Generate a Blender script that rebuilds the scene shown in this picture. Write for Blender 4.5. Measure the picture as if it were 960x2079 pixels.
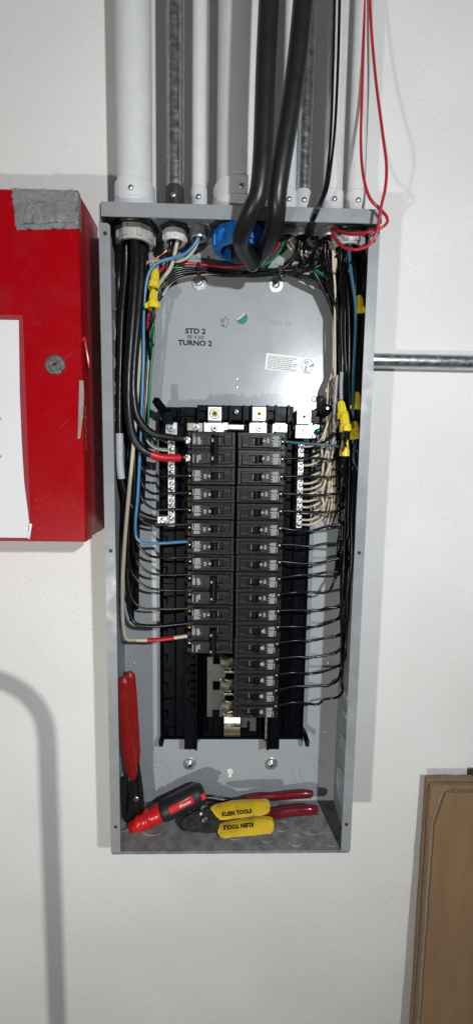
import bpy, bmesh, math, random
from mathutils import Vector, Matrix, Euler

# ------------------------------------------------------------------ camera, world, lamps, exposure
for o in list(bpy.data.objects):
    bpy.data.objects.remove(o)
SC = bpy.context.scene
COL = SC.collection
CX, CD, PITCH, ROLL, YAW, FPX = -0.01487, 0.6103, 0.11371, -0.01464, 0.02475, 899.4
_cp, _sp, _cw, _sw = math.cos(PITCH), math.sin(PITCH), math.cos(YAW), math.sin(YAW)
FWD = Vector((_sw*_cp, _cw*_cp, -_sp))
_rt = Vector((_cw, -_sw, 0))
_dn = FWD.cross(_rt)
RT = math.cos(ROLL)*_rt + math.sin(ROLL)*_dn
DN = -math.sin(ROLL)*_rt + math.cos(ROLL)*_dn
CAMLOC = Vector((CX, -CD, 0))
cam = bpy.data.cameras.new('camera')
cam_o = bpy.data.objects.new('camera', cam)
COL.objects.link(cam_o)
cam.sensor_fit = 'VERTICAL'
cam.sensor_height = 36.0
cam.sensor_width = 36.0
cam.lens = 36.0*FPX/2079.0
cam.clip_start = 0.01
cam.clip_end = 50
_m = Matrix((RT, -DN, -FWD)).transposed().to_4x4()
_m.translation = CAMLOC
cam_o.matrix_world = _m
SC.camera = cam_o

W = bpy.data.worlds.new('World')
SC.world = W
W.use_nodes = True
W.node_tree.nodes['Background'].inputs[0].default_value = (0.94, 0.97, 1.0, 1)
W.node_tree.nodes['Background'].inputs[1].default_value = 0.10

def lamp(name, loc, target, power, size, color):
    l = bpy.data.lights.new(name, 'AREA')
    l.shape = 'DISK'
    l.size = size
    l.energy = power
    l.color = color
    o = bpy.data.objects.new(name, l)
    COL.objects.link(o)
    o.location = loc
    o.rotation_euler = (Vector(target)-Vector(loc)).to_track_quat('-Z', 'Y').to_euler()
    return o
lamp('work_lamp_low', (-0.54, -1.13, -0.55), (0, 0.1, -0.1), 7.3, 0.045, (1.0, 0.97, 0.91))
lamp('work_lamp_high', (0.335, -1.04, 0.28), (0, 0.1, -0.1), 11.0, 0.04, (0.93, 0.965, 1.0))

SC.view_settings.view_transform = 'Standard'
SC.view_settings.look = 'None'
SC.view_settings.exposure = 0
SC.view_settings.gamma = 1
SC.view_settings.use_curve_mapping = False
SC.cycles.use_denoising = True
SC.cycles.max_bounces = 8

# ------------------------------------------------------------------ helpers
RNG = random.Random(11)
PI = math.pi

def at(x, y, Y):
    """the point of the plane at depth Y seen at a place of the photograph (metres)"""
    ray = RT*((x-480)/FPX) + DN*((y-1039.5)/FPX) + FWD
    return CAMLOC + ray*((Y+CD)/ray.y)

def P(p):
    return p.copy() if isinstance(p, Vector) else at(*p)

def V(x, y, z):
    return Vector((x, y, z))

class MB:
    def __init__(s):
        s.v = []; s.f = []; s.mi = []; s.m = 0; s.M = Matrix.Identity(4)
    def add(s, verts, faces):
        b = len(s.v)
        s.v += [s.M @ Vector(q) for q in verts]
        s.f += [[b+i for i in f] for f in faces]
        s.mi += [s.m]*len(faces)
    def box(s, x0, x1, y0, y1, z0, z1, bev=0.0):
        x0, x1 = min(x0, x1), max(x0, x1); y0, y1 = min(y0, y1), max(y0, y1); z0, z1 = min(z0, z1), max(z0, z1)
        b = min(bev, (x1-x0)*.45, (y1-y0)*.45, (z1-z0)*.45)
        if b <= 0:
            s.add([(x, y, z) for x in (x0, x1) for y in (y0, y1) for z in (z0, z1)],
                  [(0, 1, 3, 2), (4, 6, 7, 5), (0, 4, 5, 1), (2, 3, 7, 6), (0, 2, 6, 4), (1, 5, 7, 3)])
            return s
        bm = bmesh.new()
        bmesh.ops.create_cube(bm, size=1)
        for q in bm.verts:
            q.co = Vector(((x0+x1)/2+q.co.x*(x1-x0), (y0+y1)/2+q.co.y*(y1-y0), (z0+z1)/2+q.co.z*(z1-z0)))
        bmesh.ops.bevel(bm, geom=list(bm.edges), offset=b, segments=1, affect='EDGES')
        bm.verts.index_update()
        s.add([q.co.copy() for q in bm.verts], [[q.index for q in f.verts] for f in bm.faces])
        bm.free()
        return s
    def lathe(s, prof, base, axis, n=24, cap0=True, cap1=True):
        """prof: list of (distance along axis, radius)"""
        base = Vector(base); a = Vector(axis).normalized()
        u = a.orthogonal().normalized(); w = a.cross(u)
        vs = []; fs = []
        for (d, r) in prof:
            for k in range(n):
                t = 2*PI*k/n
                vs.append(base+a*d+(u*math.cos(t)+w*math.sin(t))*r)
        for i in range(len(prof)-1):
            for k in range(n):
                fs.append((i*n+k, i*n+(k+1) % n, (i+1)*n+(k+1) % n, (i+1)*n+k))
        if cap0: fs.append(tuple(reversed(range(n))))
        if cap1: fs.append(tuple((len(prof)-1)*n+k for k in range(n)))
        s.add(vs, fs)
        return s
    def cyl(s, a, b, r, n=16, bev=0.0):
        a = Vector(a); b = Vector(b); L = (b-a).length
        if bev: s.lathe([(0, r-bev), (bev, r), (L-bev, r), (L, r-bev)], a, b-a, n)
        else: s.lathe([(0, r), (L, r)], a, b-a, n)
        return s
    def tube(s, pts, r, n=8, flat=1.0, caps=True):
        pts = [Vector(p) for p in pts]
        N = len(pts)
        rad = r if isinstance(r, (list, tuple)) else [r]*N
        tang = []
        for i in range(N):
            t = pts[min(i+1, N-1)]-pts[max(i-1, 0)]
            tang.append(t.normalized() if t.length > 1e-9 else Vector((0, 0, 1)))
        u = tang[0].cross(Vector((0, 1, 0)))
        if u.length < 1e-4: u = tang[0].orthogonal()
        u.normalize()
        vs = []; fs = []
        for i in range(N):
            u = (u - tang[i]*u.dot(tang[i])).normalized()
            w = tang[i].cross(u)
            for k in range(n):
                a = 2*PI*k/n
                vs.append(pts[i]+u*math.cos(a)*rad[i]+w*math.sin(a)*rad[i]*flat)
        for i in range(N-1):
            for k in range(n):
                fs.append((i*n+k, i*n+(k+1) % n, (i+1)*n+(k+1) % n, (i+1)*n+k))
        if caps:
            fs.append(tuple(reversed(range(n))))
            fs.append(tuple((N-1)*n+k for k in range(n)))
        s.add(vs, fs)
        return s
    def prism(s, poly, d0, d1, frame=None, bev=0.0):
        """poly: 2D outline (a, b) in the X-Z plane, extruded along Y from d0 to d1"""
        bm = bmesh.new()
        vs = [bm.verts.new((p[0], d0, p[1])) for p in poly]
        f = bm.faces.new(vs)
        r = bmesh.ops.extrude_face_region(bm, geom=[f])
        for q in r['geom']:
            if isinstance(q, bmesh.types.BMVert): q.co.y = d1
        if bev:
            bmesh.ops.bevel(bm, geom=[e for e in bm.edges], offset=bev, segments=2, affect='EDGES', clamp_overlap=True)
        bmesh.ops.recalc_face_normals(bm, faces=bm.faces)
        bm.verts.index_update()
        s.add([q.co.copy() for q in bm.verts], [[q.index for q in f.verts] for f in bm.faces])
        bm.free()
        return s
    def mesh(s, name, mats, smooth=35):
        me = bpy.data.meshes.new(name)
        me.from_pydata([tuple(q) for q in s.v], [], s.f)
        for m in (mats if isinstance(mats, (list, tuple)) else [mats]):
            me.materials.append(m)
        for p, i in zip(me.polygons, s.mi): p.material_index = i
        bm = bmesh.new(); bm.from_mesh(me)
        bmesh.ops.recalc_face_normals(bm, faces=bm.faces)
        bm.to_mesh(me); bm.free()
        if smooth:
            me.polygons.foreach_set('use_smooth', [True]*len(me.polygons))
            me.set_sharp_from_angle(angle=math.radians(smooth))
        me.update()
        return me
    def build(s, name, mats, parent=None, smooth=35):
        return link(name, s.mesh(name, mats, smooth), parent)

def link(name, data, parent=None, M=None):
    o = bpy.data.objects.new(name, data)
    COL.objects.link(o)
    if M is not None: o.matrix_world = M
    if parent is not None: o.parent = parent
    return o

def tag(o, label, cat, group=None):
    o['label'] = label; o['category'] = cat
    if group: o['group'] = group
    return o

def thing(name, label, cat, loc=(0, 0, 0), group=None):
    o = bpy.data.objects.new(name, None)
    COL.objects.link(o); o.location = loc
    o.empty_display_size = 0.02
    return tag(o, label, cat, group)

def copy_tree(o, parent=None):
    c = o.copy(); COL.objects.link(c)
    if parent is not None: c.parent = parent
    for ch in list(o.children):
        copy_tree(ch, c)
    return c

def spline(pts, sub=7):
    pts = [P(p) for p in pts]
    out = []
    n = len(pts)
    for i in range(n-1):
        p1, p2 = pts[i], pts[i+1]
        p0 = pts[i-1] if i > 0 else p1*2-p2
        p3 = pts[i+2] if i+2 < n else p2*2-p1
        d0 = max((p1-p0).length, 1e-6)**.5; d1 = max((p2-p1).length, 1e-6)**.5; d2 = max((p3-p2).length, 1e-6)**.5
        m1 = ((p1-p0)/d0-(p2-p0)/(d0+d1)+(p2-p1)/d1)*d1
        m2 = ((p2-p1)/d1-(p3-p1)/(d1+d2)+(p3-p2)/d2)*d1
        for k in range(sub):
            t = k/sub
            out.append(p1*(2*t**3-3*t*t+1)+m1*(t**3-2*t*t+t)+p2*(-2*t**3+3*t*t)+m2*(t**3-t*t))
    out.append(pts[-1])
    return out

def text_mesh(body, size, mat, bold=0.0, sx=1.0, align='CENTER', spacing=1.0, shear=0.0, line=1.0, flip=False):
    cu = bpy.data.curves.new('text', 'FONT')
    cu.body = body; cu.size = size; cu.align_x = align; cu.align_y = 'CENTER'
    cu.offset = bold; cu.space_character = spacing; cu.shear = shear; cu.space_line = line
    cu.resolution_u = 3; cu.extrude = 0.00005
    ob = bpy.data.objects.new('text', cu); COL.objects.link(ob)
    bpy.context.view_layer.update()
    dg = bpy.context.evaluated_depsgraph_get()
    me = bpy.data.meshes.new_from_object(ob.evaluated_get(dg))
    bpy.data.objects.remove(ob); bpy.data.curves.remove(cu)
    me.transform(Matrix.Diagonal((sx, 1, 1, 1)))
    me.materials.clear(); me.materials.append(mat)
    return me

FACE = Matrix.Rotation(PI/2, 4, 'X')      # text in XY -> upright, facing -Y
def put(me, name, loc, parent=None, roll=0.0):
    return link(name, me, parent, Matrix.Translation(loc) @ Matrix.Rotation(roll, 4, 'Y') @ FACE)

# ------------------------------------------------------------------ materials
def mat(name, col, rough=.5, metal=0.0, var=0.0, vscale=20.0, bump=0.0, bscale=200.0, spec=.5, col2=None, thr=None, aniso=None, coat=0.0, rvar=0.0, stretch=(1, 1, 1)):
    m = bpy.data.materials.new(name)
    m.use_nodes = True
    nt = m.node_tree; N = nt.nodes; L = nt.links
    b = N['Principled BSDF']
    b.inputs['Base Color'].default_value = (*col, 1)
    b.inputs['Roughness'].default_value = rough
    b.inputs['Metallic'].default_value = metal
    b.inputs['Specular IOR Level'].default_value = spec
    if coat: b.inputs['Coat Weight'].default_value = coat; b.inputs['Coat Roughness'].default_value = .15
    tc = N.new('ShaderNodeTexCoord'); mp = N.new('ShaderNodeMapping')
    mp.inputs['Scale'].default_value = stretch
    L.new(tc.outputs['Object'], mp.inputs['Vector'])
    if var or col2:
        nz = N.new('ShaderNodeTexNoise'); nz.inputs['Scale'].default_value = vscale; nz.inputs['Detail'].default_value = 6
        nz.inputs['Roughness'].default_value = .62
        L.new(mp.outputs[0], nz.inputs['Vector'])
        cr = N.new('ShaderNodeValToRGB')
        lo, hi = thr if thr else (.3, .7)
        cr.color_ramp.elements[0].position = lo; cr.color_ramp.elements[1].position = hi
        c2 = col2 if col2 else tuple(c*(1-var) for c in col)
        cr.color_ramp.elements[0].color = (*c2, 1); cr.color_ramp.elements[1].color = (*col, 1)
        L.new(nz.outputs['Fac'], cr.inputs['Fac']); L.new(cr.outputs['Color'], b.inputs['Base Color'])
    if rvar:
        n2 = N.new('ShaderNodeTexNoise'); n2.inputs['Scale'].default_value = vscale*1.7; n2.inputs['Detail'].default_value = 5
        L.new(mp.outputs[0], n2.inputs['Vector'])
        mr = N.new('ShaderNodeMapRange'); mr.inputs[1].default_value = .3; mr.inputs[2].default_value = .7
        mr.inputs[3].default_value = max(.03, rough-rvar); mr.inputs[4].default_value = min(1, rough+rvar)
        L.new(n2.outputs['Fac'], mr.inputs[0]); L.new(mr.outputs[0], b.inputs['Roughness'])
    if bump:
        n3 = N.new('ShaderNodeTexNoise'); n3.inputs['Scale'].default_value = bscale; n3.inputs['Detail'].default_value = 3
        L.new(mp.outputs[0], n3.inputs['Vector'])
        bp = N.new('ShaderNodeBump'); bp.inputs['Strength'].default_value = bump; bp.inputs['Distance'].default_value = .001
        L.new(n3.outputs['Fac'], bp.inputs['Height']); L.new(bp.outputs[0], b.inputs['Normal'])
    return m

def wall_material():
    m = mat('white_wall_paint', (.80, .79, .765), .6, bump=.6, bscale=150)
    nt = m.node_tree; N = nt.nodes; L = nt.links
    b = N['Principled BSDF']; tc = [n for n in N if n.type == 'TEX_COORD'][0]
    big = N.new('ShaderNodeTexNoise'); big.inputs['Scale'].default_value = 3.2; big.inputs['Detail'].default_value = 5
    L.new(tc.outputs['Object'], big.inputs['Vector'])
    r1 = N.new('ShaderNodeValToRGB')
    r1.color_ramp.elements[0].position = .3; r1.color_ramp.elements[0].color = (.73, .715, .68, 1)
    r1.color_ramp.elements[1].position = .65; r1.color_ramp.elements[1].color = (.82, .815, .80, 1)
    L.new(big.outputs['Fac'], r1.inputs['Fac'])
    # small dark specks of grime, in patches
    sp = N.new('ShaderNodeTexNoise'); sp.inputs['Scale'].default_value = 420; sp.inputs['Detail'].default_value = 2
    L.new(tc.outputs['Object'], sp.inputs['Vector'])
    pt = N.new('ShaderNodeTexNoise'); pt.inputs['Scale'].default_value = 7; pt.inputs['Detail'].default_value = 3
    L.new(tc.outputs['Object'], pt.inputs['Vector'])
    mr = N.new('ShaderNodeMapRange'); mr.inputs[1].default_value = .66; mr.inputs[2].default_value = .74
    L.new(sp.outputs['Fac'], mr.inputs[0])
    mr2 = N.new('ShaderNodeMapRange'); mr2.inputs[1].default_value = .40; mr2.inputs[2].default_value = .7
    L.new(pt.outputs['Fac'], mr2.inputs[0])
    mu = N.new('ShaderNodeMath'); mu.operation = 'MULTIPLY'
    L.new(mr.outputs[0], mu.inputs[0]); L.new(mr2.outputs[0], mu.inputs[1])
    mx = N.new('ShaderNodeMix'); mx.data_type = 'RGBA'
    L.new(mu.outputs[0], mx.inputs['Factor']); L.new(r1.outputs['Color'], mx.inputs['A'])
    mx.inputs['B'].default_value = (.33, .32, .30, 1)
    # scattered scuffs
    sc = N.new('ShaderNodeTexNoise'); sc.inputs['Scale'].default_value = 26; sc.inputs['Detail'].default_value = 8
    sc.inputs['Roughness'].default_value = .75
    L.new(tc.outputs['Object'], sc.inputs['Vector'])
    mr3 = N.new('ShaderNodeMapRange'); mr3.inputs[1].default_value = .64; mr3.inputs[2].default_value = .76
    mr3.inputs[4].default_value = .5
    L.new(sc.outputs['Fac'], mr3.inputs[0])
    mx2 = N.new('ShaderNodeMix'); mx2.data_type = 'RGBA'
    L.new(mr3.outputs[0], mx2.inputs['Factor']); L.new(mx.outputs['Result'], mx2.inputs['A'])
    mx2.inputs['B'].default_value = (.52, .50, .47, 1)
    L.new(mx2.outputs['Result'], b.inputs['Base Color'])
    return m

M_WALL = wall_material()
M_FLOOR = mat('concrete', (.30, .29, .28), .8, var=.3, vscale=6, bump=.3, bscale=80)
M_PAINT = mat('grey_enclosure_paint', (.385, .405, .425), .25, var=.10, vscale=9, bump=.10, bscale=60, rvar=.06, spec=.5)
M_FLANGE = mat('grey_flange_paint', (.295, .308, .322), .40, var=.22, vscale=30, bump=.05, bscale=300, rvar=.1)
M_DUSTSHADE = mat('dusty_shaded_grey_paint', (.28, .288, .292), .5, col2=(.17, .17, .168), vscale=55, thr=(.36, .60), bump=.2, bscale=300, spec=.3)  # dust, plus the box floor's shade put into a darker base colour
M_STEEL = mat('zinc_steel', (.78, .80, .82), .40, 1.0, var=.2, vscale=120, rvar=.1)
M_TIN = mat('tin_plate', (.88, .88, .86), .44, 1.0, var=.15, vscale=60, rvar=.1)
M_NICKEL = mat('warm_nickel', (.74, .69, .54), .30, 1.0, var=.10, vscale=50, rvar=.06)
M_DSTEEL = mat('dull_galvanised_plate', (.15, .15, .148), .45, .7, var=.2, vscale=40, rvar=.08)
M_BRASS = mat('brass_screw', (.62, .45, .16), .3, 1.0, var=.3, vscale=200)
M_COPPER = mat('bare_copper', (.72, .32, .15), .3, 1.0)
M_DARKMET = mat('dark_tool_steel', (.09, .088, .085), .35, .8, var=.4, vscale=90, rvar=.12)
M_SLOT = mat('screw_slot', (.02, .02, .02), .6)
M_BPL = mat('black_breaker_plastic', (.020, .0205, .0215), .40, var=.5, vscale=140, rvar=.08, bump=.06, bscale=900, spec=.38)
M_BPL2 = mat('black_breaker_recess', (.012, .0125, .013), .36, var=.3, vscale=160, spec=.3)
M_EDGELIGHT = mat('edge_highlight_black', (.075, .076, .08), .45, var=.5, vscale=260)  # light caught by rims and ridges, painted in as paler plastic
M_BASE = mat('blue_black_base_plastic', (.0018, .0025, .0048), .40, var=.3, vscale=60, rvar=.08, spec=.13)
M_BHAND = mat('black_toggle', (.006, .006, .006), .36, var=.2, vscale=90, spec=.35)
M_PRINT = mat('white_print', (.62, .63, .65), .6)
M_INK = mat('black_ink', (.006, .006, .009), .7, spec=.15)
M_STICKER = mat('white_sticker', (.80, .80, .79), .45)
M_GREEN = mat('green_sticker', (.0, .20, .07), .4)
M_GRSCREW = mat('green_bonding_screw', (.0, .22, .14), .25, .6)
M_WBLACK = mat('black_wire_insulation', (.0045, .0045, .005), .27, var=.2, vscale=200, rvar=.06, spec=.4)
M_WBLACK2 = mat('black_cable_rubber', (.006, .006, .0062), .36, var=.35, vscale=60, rvar=.1, bump=.05, bscale=300, spec=.4)
M_WMAIN = mat('black_main_cable', (.012, .012, .012), .38, var=.3, vscale=40, rvar=.06, spec=.45)
M_WCREAM = mat('cream_wire_insulation', (.60, .535, .40), .35, var=.18, vscale=60)
M_WPINK = mat('beige_wire_insulation', (.66, .55, .42), .35, var=.15, vscale=60)
M_WBLUE = mat('blue_wire_insulation', (.075, .235, .42), .32, var=.15, vscale=60)
M_WTEAL = mat('teal_wire_insulation', (.03, .115, .18), .32, var=.15, vscale=60)
M_WGREEN = mat('green_wire_insulation', (.0, .16, .075), .3, var=.2, vscale=60)
M_WRED = mat('red_wire_insulation', (.50, .012, .035), .3, var=.15, vscale=60)
M_WBROWN = mat('brown_wire_insulation', (.055, .026, .014), .3, var=.2, vscale=60)
M_REDTAPE = mat('red_tape', (.52, .008, .018), .35, var=.2, vscale=120, bump=.25, bscale=240)
M_WTAPE = mat('white_tape', (.62, .62, .64), .45, var=.12, vscale=90, bump=.3, bscale=200)
M_GTAPE = mat('grey_tape', (.33, .33, .34), .45, var=.15, vscale=90, bump=.3, bscale=200)
M_YELLOW = mat('yellow_nut_plastic', (.82, .65, .03), .38, var=.08, vscale=60)
M_TIE = mat('black_nylon_tie', (.012, .012, .012), .35)
M_PVC = mat('grey_pvc', (.42, .41, .385), .42, var=.12, vscale=60)
M_PVCW = mat('white_pvc', (.68, .68, .68), .42, var=.12, vscale=40)
M_DCAST = mat('die_cast_zinc', (.56, .57, .58), .38, .7, var=.2, vscale=90, rvar=.1)
M_BLUE = mat('blue_bushing_plastic', (.015, .21, .70), .32, var=.12, vscale=60)
M_LOCK = mat('dark_locknut', (.075, .078, .08), .4, .6, var=.3, vscale=90)
M_GALV = mat('galvanised_conduit', (.66, .69, .70), .34, 1.0, var=.45, vscale=110, rvar=.12, stretch=(.5, 1, 1))
M_RED = mat('red_cabinet_paint', (.35, .0006, .0045), .33, col2=(.325, .009, .014), vscale=9, thr=(.30, .46), bump=.06, bscale=300, rvar=.12, spec=.16)
M_REDSIDE = mat('worn_red_paint', (.40, .006, .012), .32, col2=(.20, .03, .035), vscale=26, thr=(.32, .52), rvar=.1)
M_PAPER = mat('paper', (.76, .76, .77), .7, var=.05, vscale=12)
M_SLEEVE = mat('clear_sleeve_over_red', (.34, .045, .06), .16, var=.15, vscale=60)
M_DUCT = mat('silver_duct_tape', (.52, .525, .53), .30, .15, var=.30, vscale=60, bump=1.0, bscale=45, rvar=.08)
[n for n in M_DUCT.node_tree.nodes if n.type == 'BUMP'][0].inputs['Distance'].default_value = .006
M_TAN = mat('old_glue_residue', (.36, .31, .26), .7, var=.35, vscale=120, bump=.5, bscale=300)
M_SCRATCH = mat('bare_metal_scratch', (.50, .46, .45), .5, .4, var=.4, vscale=300)
M_CHROME = mat('worn_lock_metal', (.62, .60, .55), .36, 1.0, var=.35, vscale=120, rvar=.1)
M_CARD = mat('corrugated_cardboard', (.27, .165, .082), .85, var=.24, vscale=22, bump=.25, bscale=160, stretch=(1, 1, .2))
M_CARDE = mat('cardboard_cut_edge', (.27, .19, .12), .9, var=.45, vscale=220, bump=.8, bscale=300)
M_CARDG = mat('greyed_cardboard_edge', (.30, .26, .21), .9, var=.4, vscale=200, bump=.6, bscale=300)
M_TRED = mat('red_plier_grip', (.42, .016, .014), .36, var=.25, vscale=70, rvar=.1)
M_TMAR = mat('dark_red_dipped_grip', (.16, .008, .014), .22, var=.25, vscale=60, rvar=.08)
M_TYEL = mat('yellow_tool_grip', (.72, .48, .015), .45, col2=(.42, .26, .03), vscale=55, thr=(.28, .5), rvar=.1)
M_TBLK = mat('black_rubber_grip', (.016, .016, .017), .5, var=.3, vscale=120, bump=.2, bscale=600)
M_TRED2 = mat('bright_red_tool_plastic', (.62, .012, .014), .3, var=.1, vscale=60)
M_TUBE = mat('grey_tube_enamel', (.20, .20, .20), .4)
M_RUBBER = mat('tyre_rubber', (.02, .02, .02), .7)

# ------------------------------------------------------------------ setting
WY = 0.103                      # face of the wall
BY = 0.100                      # inner face of the enclosure's back
def struct(name, mb, m):
    o = mb.build(name, m, smooth=0); o['kind'] = 'structure'; return o
b = MB(); b.box(-2.4, 2.4, WY, WY+.1, -1.55, 1.6); struct('wall', b, M_WALL)
b = MB(); b.box(-2.4, 2.4, -2.6, WY+.1, -1.60, -1.55); struct('floor', b, M_FLOOR)

# ------------------------------------------------------------------ enclosure
HX, ZT, ZB, TH = .181, .325, -.590, .0016
enc = thing('electrical_enclosure', 'tall open grey steel panel box mounted on the white wall', 'electrical panel', (0, .1, ZB))
def ep(mb, name, m, smooth=35, parent=None):
    """a part of the enclosure, with its origin at the enclosure's base"""
    mb.v = [q-enc.location for q in mb.v]
    o = mb.build(name, m, None, smooth); o.parent = parent or enc
    return o

def keyhole(cx, cz, r, s, L):
    pts = []
    a0 = math.asin(s/r)
    for k in range(15):
        a = -PI/2+a0+(2*PI-2*a0)*k/14
        pts.append((cx+r*math.cos(a), cz+r*math.sin(a)))
    for k in range(7):
        a = PI+PI*k/6
        pts.append((cx+s*math.cos(a), cz-L+s*math.sin(a)))
    return pts
bm = bmesh.new()
kc = at(467, 1567, BY)
loops = [[(-HX, ZB), (HX, ZB), (HX, ZT), (-HX, ZT)], keyhole(kc.x, kc.z, .0062, .0036, .0095)]
es = []
for lp in loops:
    vs = [bm.verts.new((x, BY, z)) for x, z in lp]
    es += [bm.edges.new((vs[i], vs[(i+1) % len(vs)])) for i in range(len(vs))]
bmesh.ops.triangle_fill(bm, use_beauty=True, use_dissolve=False, edges=es)
ex = bmesh.ops.extrude_face_region(bm, geom=list(bm.faces))
for q in ex['geom']:
    if isinstance(q, bmesh.types.BMVert): q.co.y += .0012
bm.verts.index_update()
mb = MB(); mb.add([q.co.copy() for q in bm.verts], [[q.index for q in f.verts] for f in bm.faces]); bm.free()
back = ep(mb, 'back_panel', M_PAINT, 0)

FL = .0142                       # width of the turned-in flanges
hole_z = [(-1, .288), (1, .288), (-1, at(227, 1118, 0).z), (1, at(728, 1122, 0).z), (-1, at(237, 1677, 0).z), (1, at(703, 1672, 0).z)]
sides = {}
for s in (-1, 1):
    mb = MB()
    mb.box(s*HX, s*(HX-TH), 0, BY, ZB, ZT-.001)
    zt = .3005 if s < 0 else .2985
    mb.prism([(s*HX, ZB+.002), (s*(HX-FL), ZB+.002), (s*(HX-FL), zt-.003), (s*(HX-FL+.003), zt), (s*HX, zt)], -.0016, 0)
    sides[s] = ep(mb, 'side_wall', M_FLANGE, 0)
mb = MB()
mb.box(-HX+.0017, HX-.0017, 0, BY, ZT-TH, ZT)
mb.box(-HX+.003, HX+.0015, -.0024, -.0004, ZT-.0165, ZT+.001, .0006)
topw = ep(mb, 'top_wall', M_FLANGE, 0)
mb = MB()
mb.box(-HX+.0017, HX-.0017, 0, BY, ZB, ZB+TH)
mb.box(-HX+.0015, HX-.0015, -.0024, -.0004, ZB-.001, ZB+.0006, .0004)
botw = ep(mb, 'bottom_wall', M_DUSTSHADE, 0)
for s, z in hole_z:
    mb = MB(); mb.cyl((s*(HX-FL*.55), -.0018, z), (s*(HX-FL*.55), -.0010, z), .0026, 14)
    ep(mb, 'flange_hole', M_SLOT, parent=sides[s])

def knockout(c, nrm, radii, parent, m=M_PAINT, h=.0011):
    c = Vector(c); n = Vector(nrm)
    mb = MB()
    prof = []
    lv = 0
    for i, r in enumerate(radii):
        top = h*(1 if i % 2 == 0 else .25)
        prof += [(lv, r), (lv, r), (top, r-.0005), (top, r-.0011)]
        if i % 2 == 0: prof += [(top*.15, r-.0016)]; lv = top*.15
        else: lv = top
    mb.lathe(prof, c, n, 36, cap0=False, cap1=True)
    return ep(mb, 'knockout', m, parent=parent)
for px, py, rr in [(318, 1572, (.0245, .0185, .0135, .0088)), (624, 1567, (.0270, .0205, .0155, .0100)), (390, 1593, (.0155, .011)),
                   (549, 1592, (.0155, .011)), (415, 503, (.0185, .0145)), (292, 520, (.0215, .017)), (582, 519, (.0205, .0155)), (655, 520, (.0205, .0155)),
                   (483, 640, ())]:
    if rr:
        knockout(at(px, py, BY-.00005), (0, -1, 0), rr, back)
for z, r in [(.242, (.031, .026)), (.185, (.0165, .012)), (.140, (.011, .008)), (.104, (.011, .008)), (.066, (.011, .008)), (-.43, (.0165, .012)), (-.50, (.024, .018))]:
    knockout((-HX+TH+.00005, .052, z), (1, 0, 0), r, sides[-1])
for z, r in [(.242, (.031, .026)), (.185, (.0165, .012)), (-.368, (.011, .008)), (-.40, (.008, .006)), (-.452, (.0165, .012)), (-.527, (.031, .025, .019, .013))]:
    knockout((HX-TH-.00005, .052, z), (-1, 0, 0), r, sides[1])
for x, y, r in [(.13, .055, (.027, .021, .015, .010)), (.075, .078, (.011,)), (.082, .045, (.011,)), (.045, .06, (.011,)), (.055, .025, (.011,)), (.10, .018, (.011,)),
                (-.02, .07, (.011,)), (-.07, .06, (.016, .011)), (-.125, .05, (.022, .016)), (.155, .015, (.009,)), (.005, .03, (.011,))]:
    knockout((x, y, ZB+TH+.00005), (0, 0, 1), r, botw, M_DUSTSHADE)
for x, y, r in [(-.158, .022, (.013,)), (-.117, .018, (.013,)), (-.071, .035, (.013,)), (-.045, .03, (.011,)), (-.06, .075, (.012, .008)), (.04, .02, (.011,)), (.078, .08, (.013, .009)), (.105, .06, (.012,))]:
    knockout((x, y, ZT-TH-.00005), (0, 0, -1), r, topw, M_FLANGE)

def screw_head(mb, c, n, r, h, cross=True, slot=1):
    """pan head with slot(s); material 0 head, 1 slot"""
    c = Vector(c); n = Vector(n).normalized()
    mb.m = 0
    mb.lathe([(0, r), (h*.45, r), (h*.8, r*.8), (h, r*.45)], c, n, 14, cap0=False)
    mb.m = slot
    u = n.orthogonal().normalized(); a = RNG.uniform(0, PI)
    for k in range(2 if cross else 1):
        d = (Matrix.Rotation(a+k*PI/2, 3, n) @ u)
        w = n.cross(d)
        q = []
        for (s1, s2) in ((-1, -1), (1, -1), (1, 1), (-1, 1)):
            q.append(c+n*(h+.00012)+d*r*.62*s1+w*r*.13*s2)
        mb.add(q, [(0, 1, 2, 3)])
    mb.m = 0

for px, py in [(405, 575), (560, 579), (385, 1550), (550, 1550)]:
    c = at(px, py, BY)
    mb = MB(); screw_head(mb, c+V(0, -.0016, 0), (0, -1, 0), .0056, .0042)
    s = ep(mb, 'mounting_screw', [M_STEEL, M_SLOT])
    mb = MB(); mb.lathe([(0, .0112), (.0012, .0112), (.0015, .0108), (.0015, .004)], c+V(0, -.0001, 0), (0, -1, 0), 28)
    ep(mb, 'washer', M_STEEL, parent=s)
for px, py, m, r in [(482, 769, M_NICKEL, .0021), (482, 786, M_NICKEL, .0021), (637, 810, M_NICKEL, .0040), (273, 1347, M_STEEL, .0020), (667, 1346, M_STEEL, .0022), (661, 1487, M_STEEL, .0022), (297, 1620, M_STEEL, .002)]:
    c = at(px, py, BY)
    mb = MB(); mb.lathe([(0, r*1.25), (.0008, r*1.1), (.0011, r*.75), (.0004, r*.5)], c+V(0, -.0001, 0), (0, -1, 0), 16)
    ep(mb, 'rivet', m)
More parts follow.
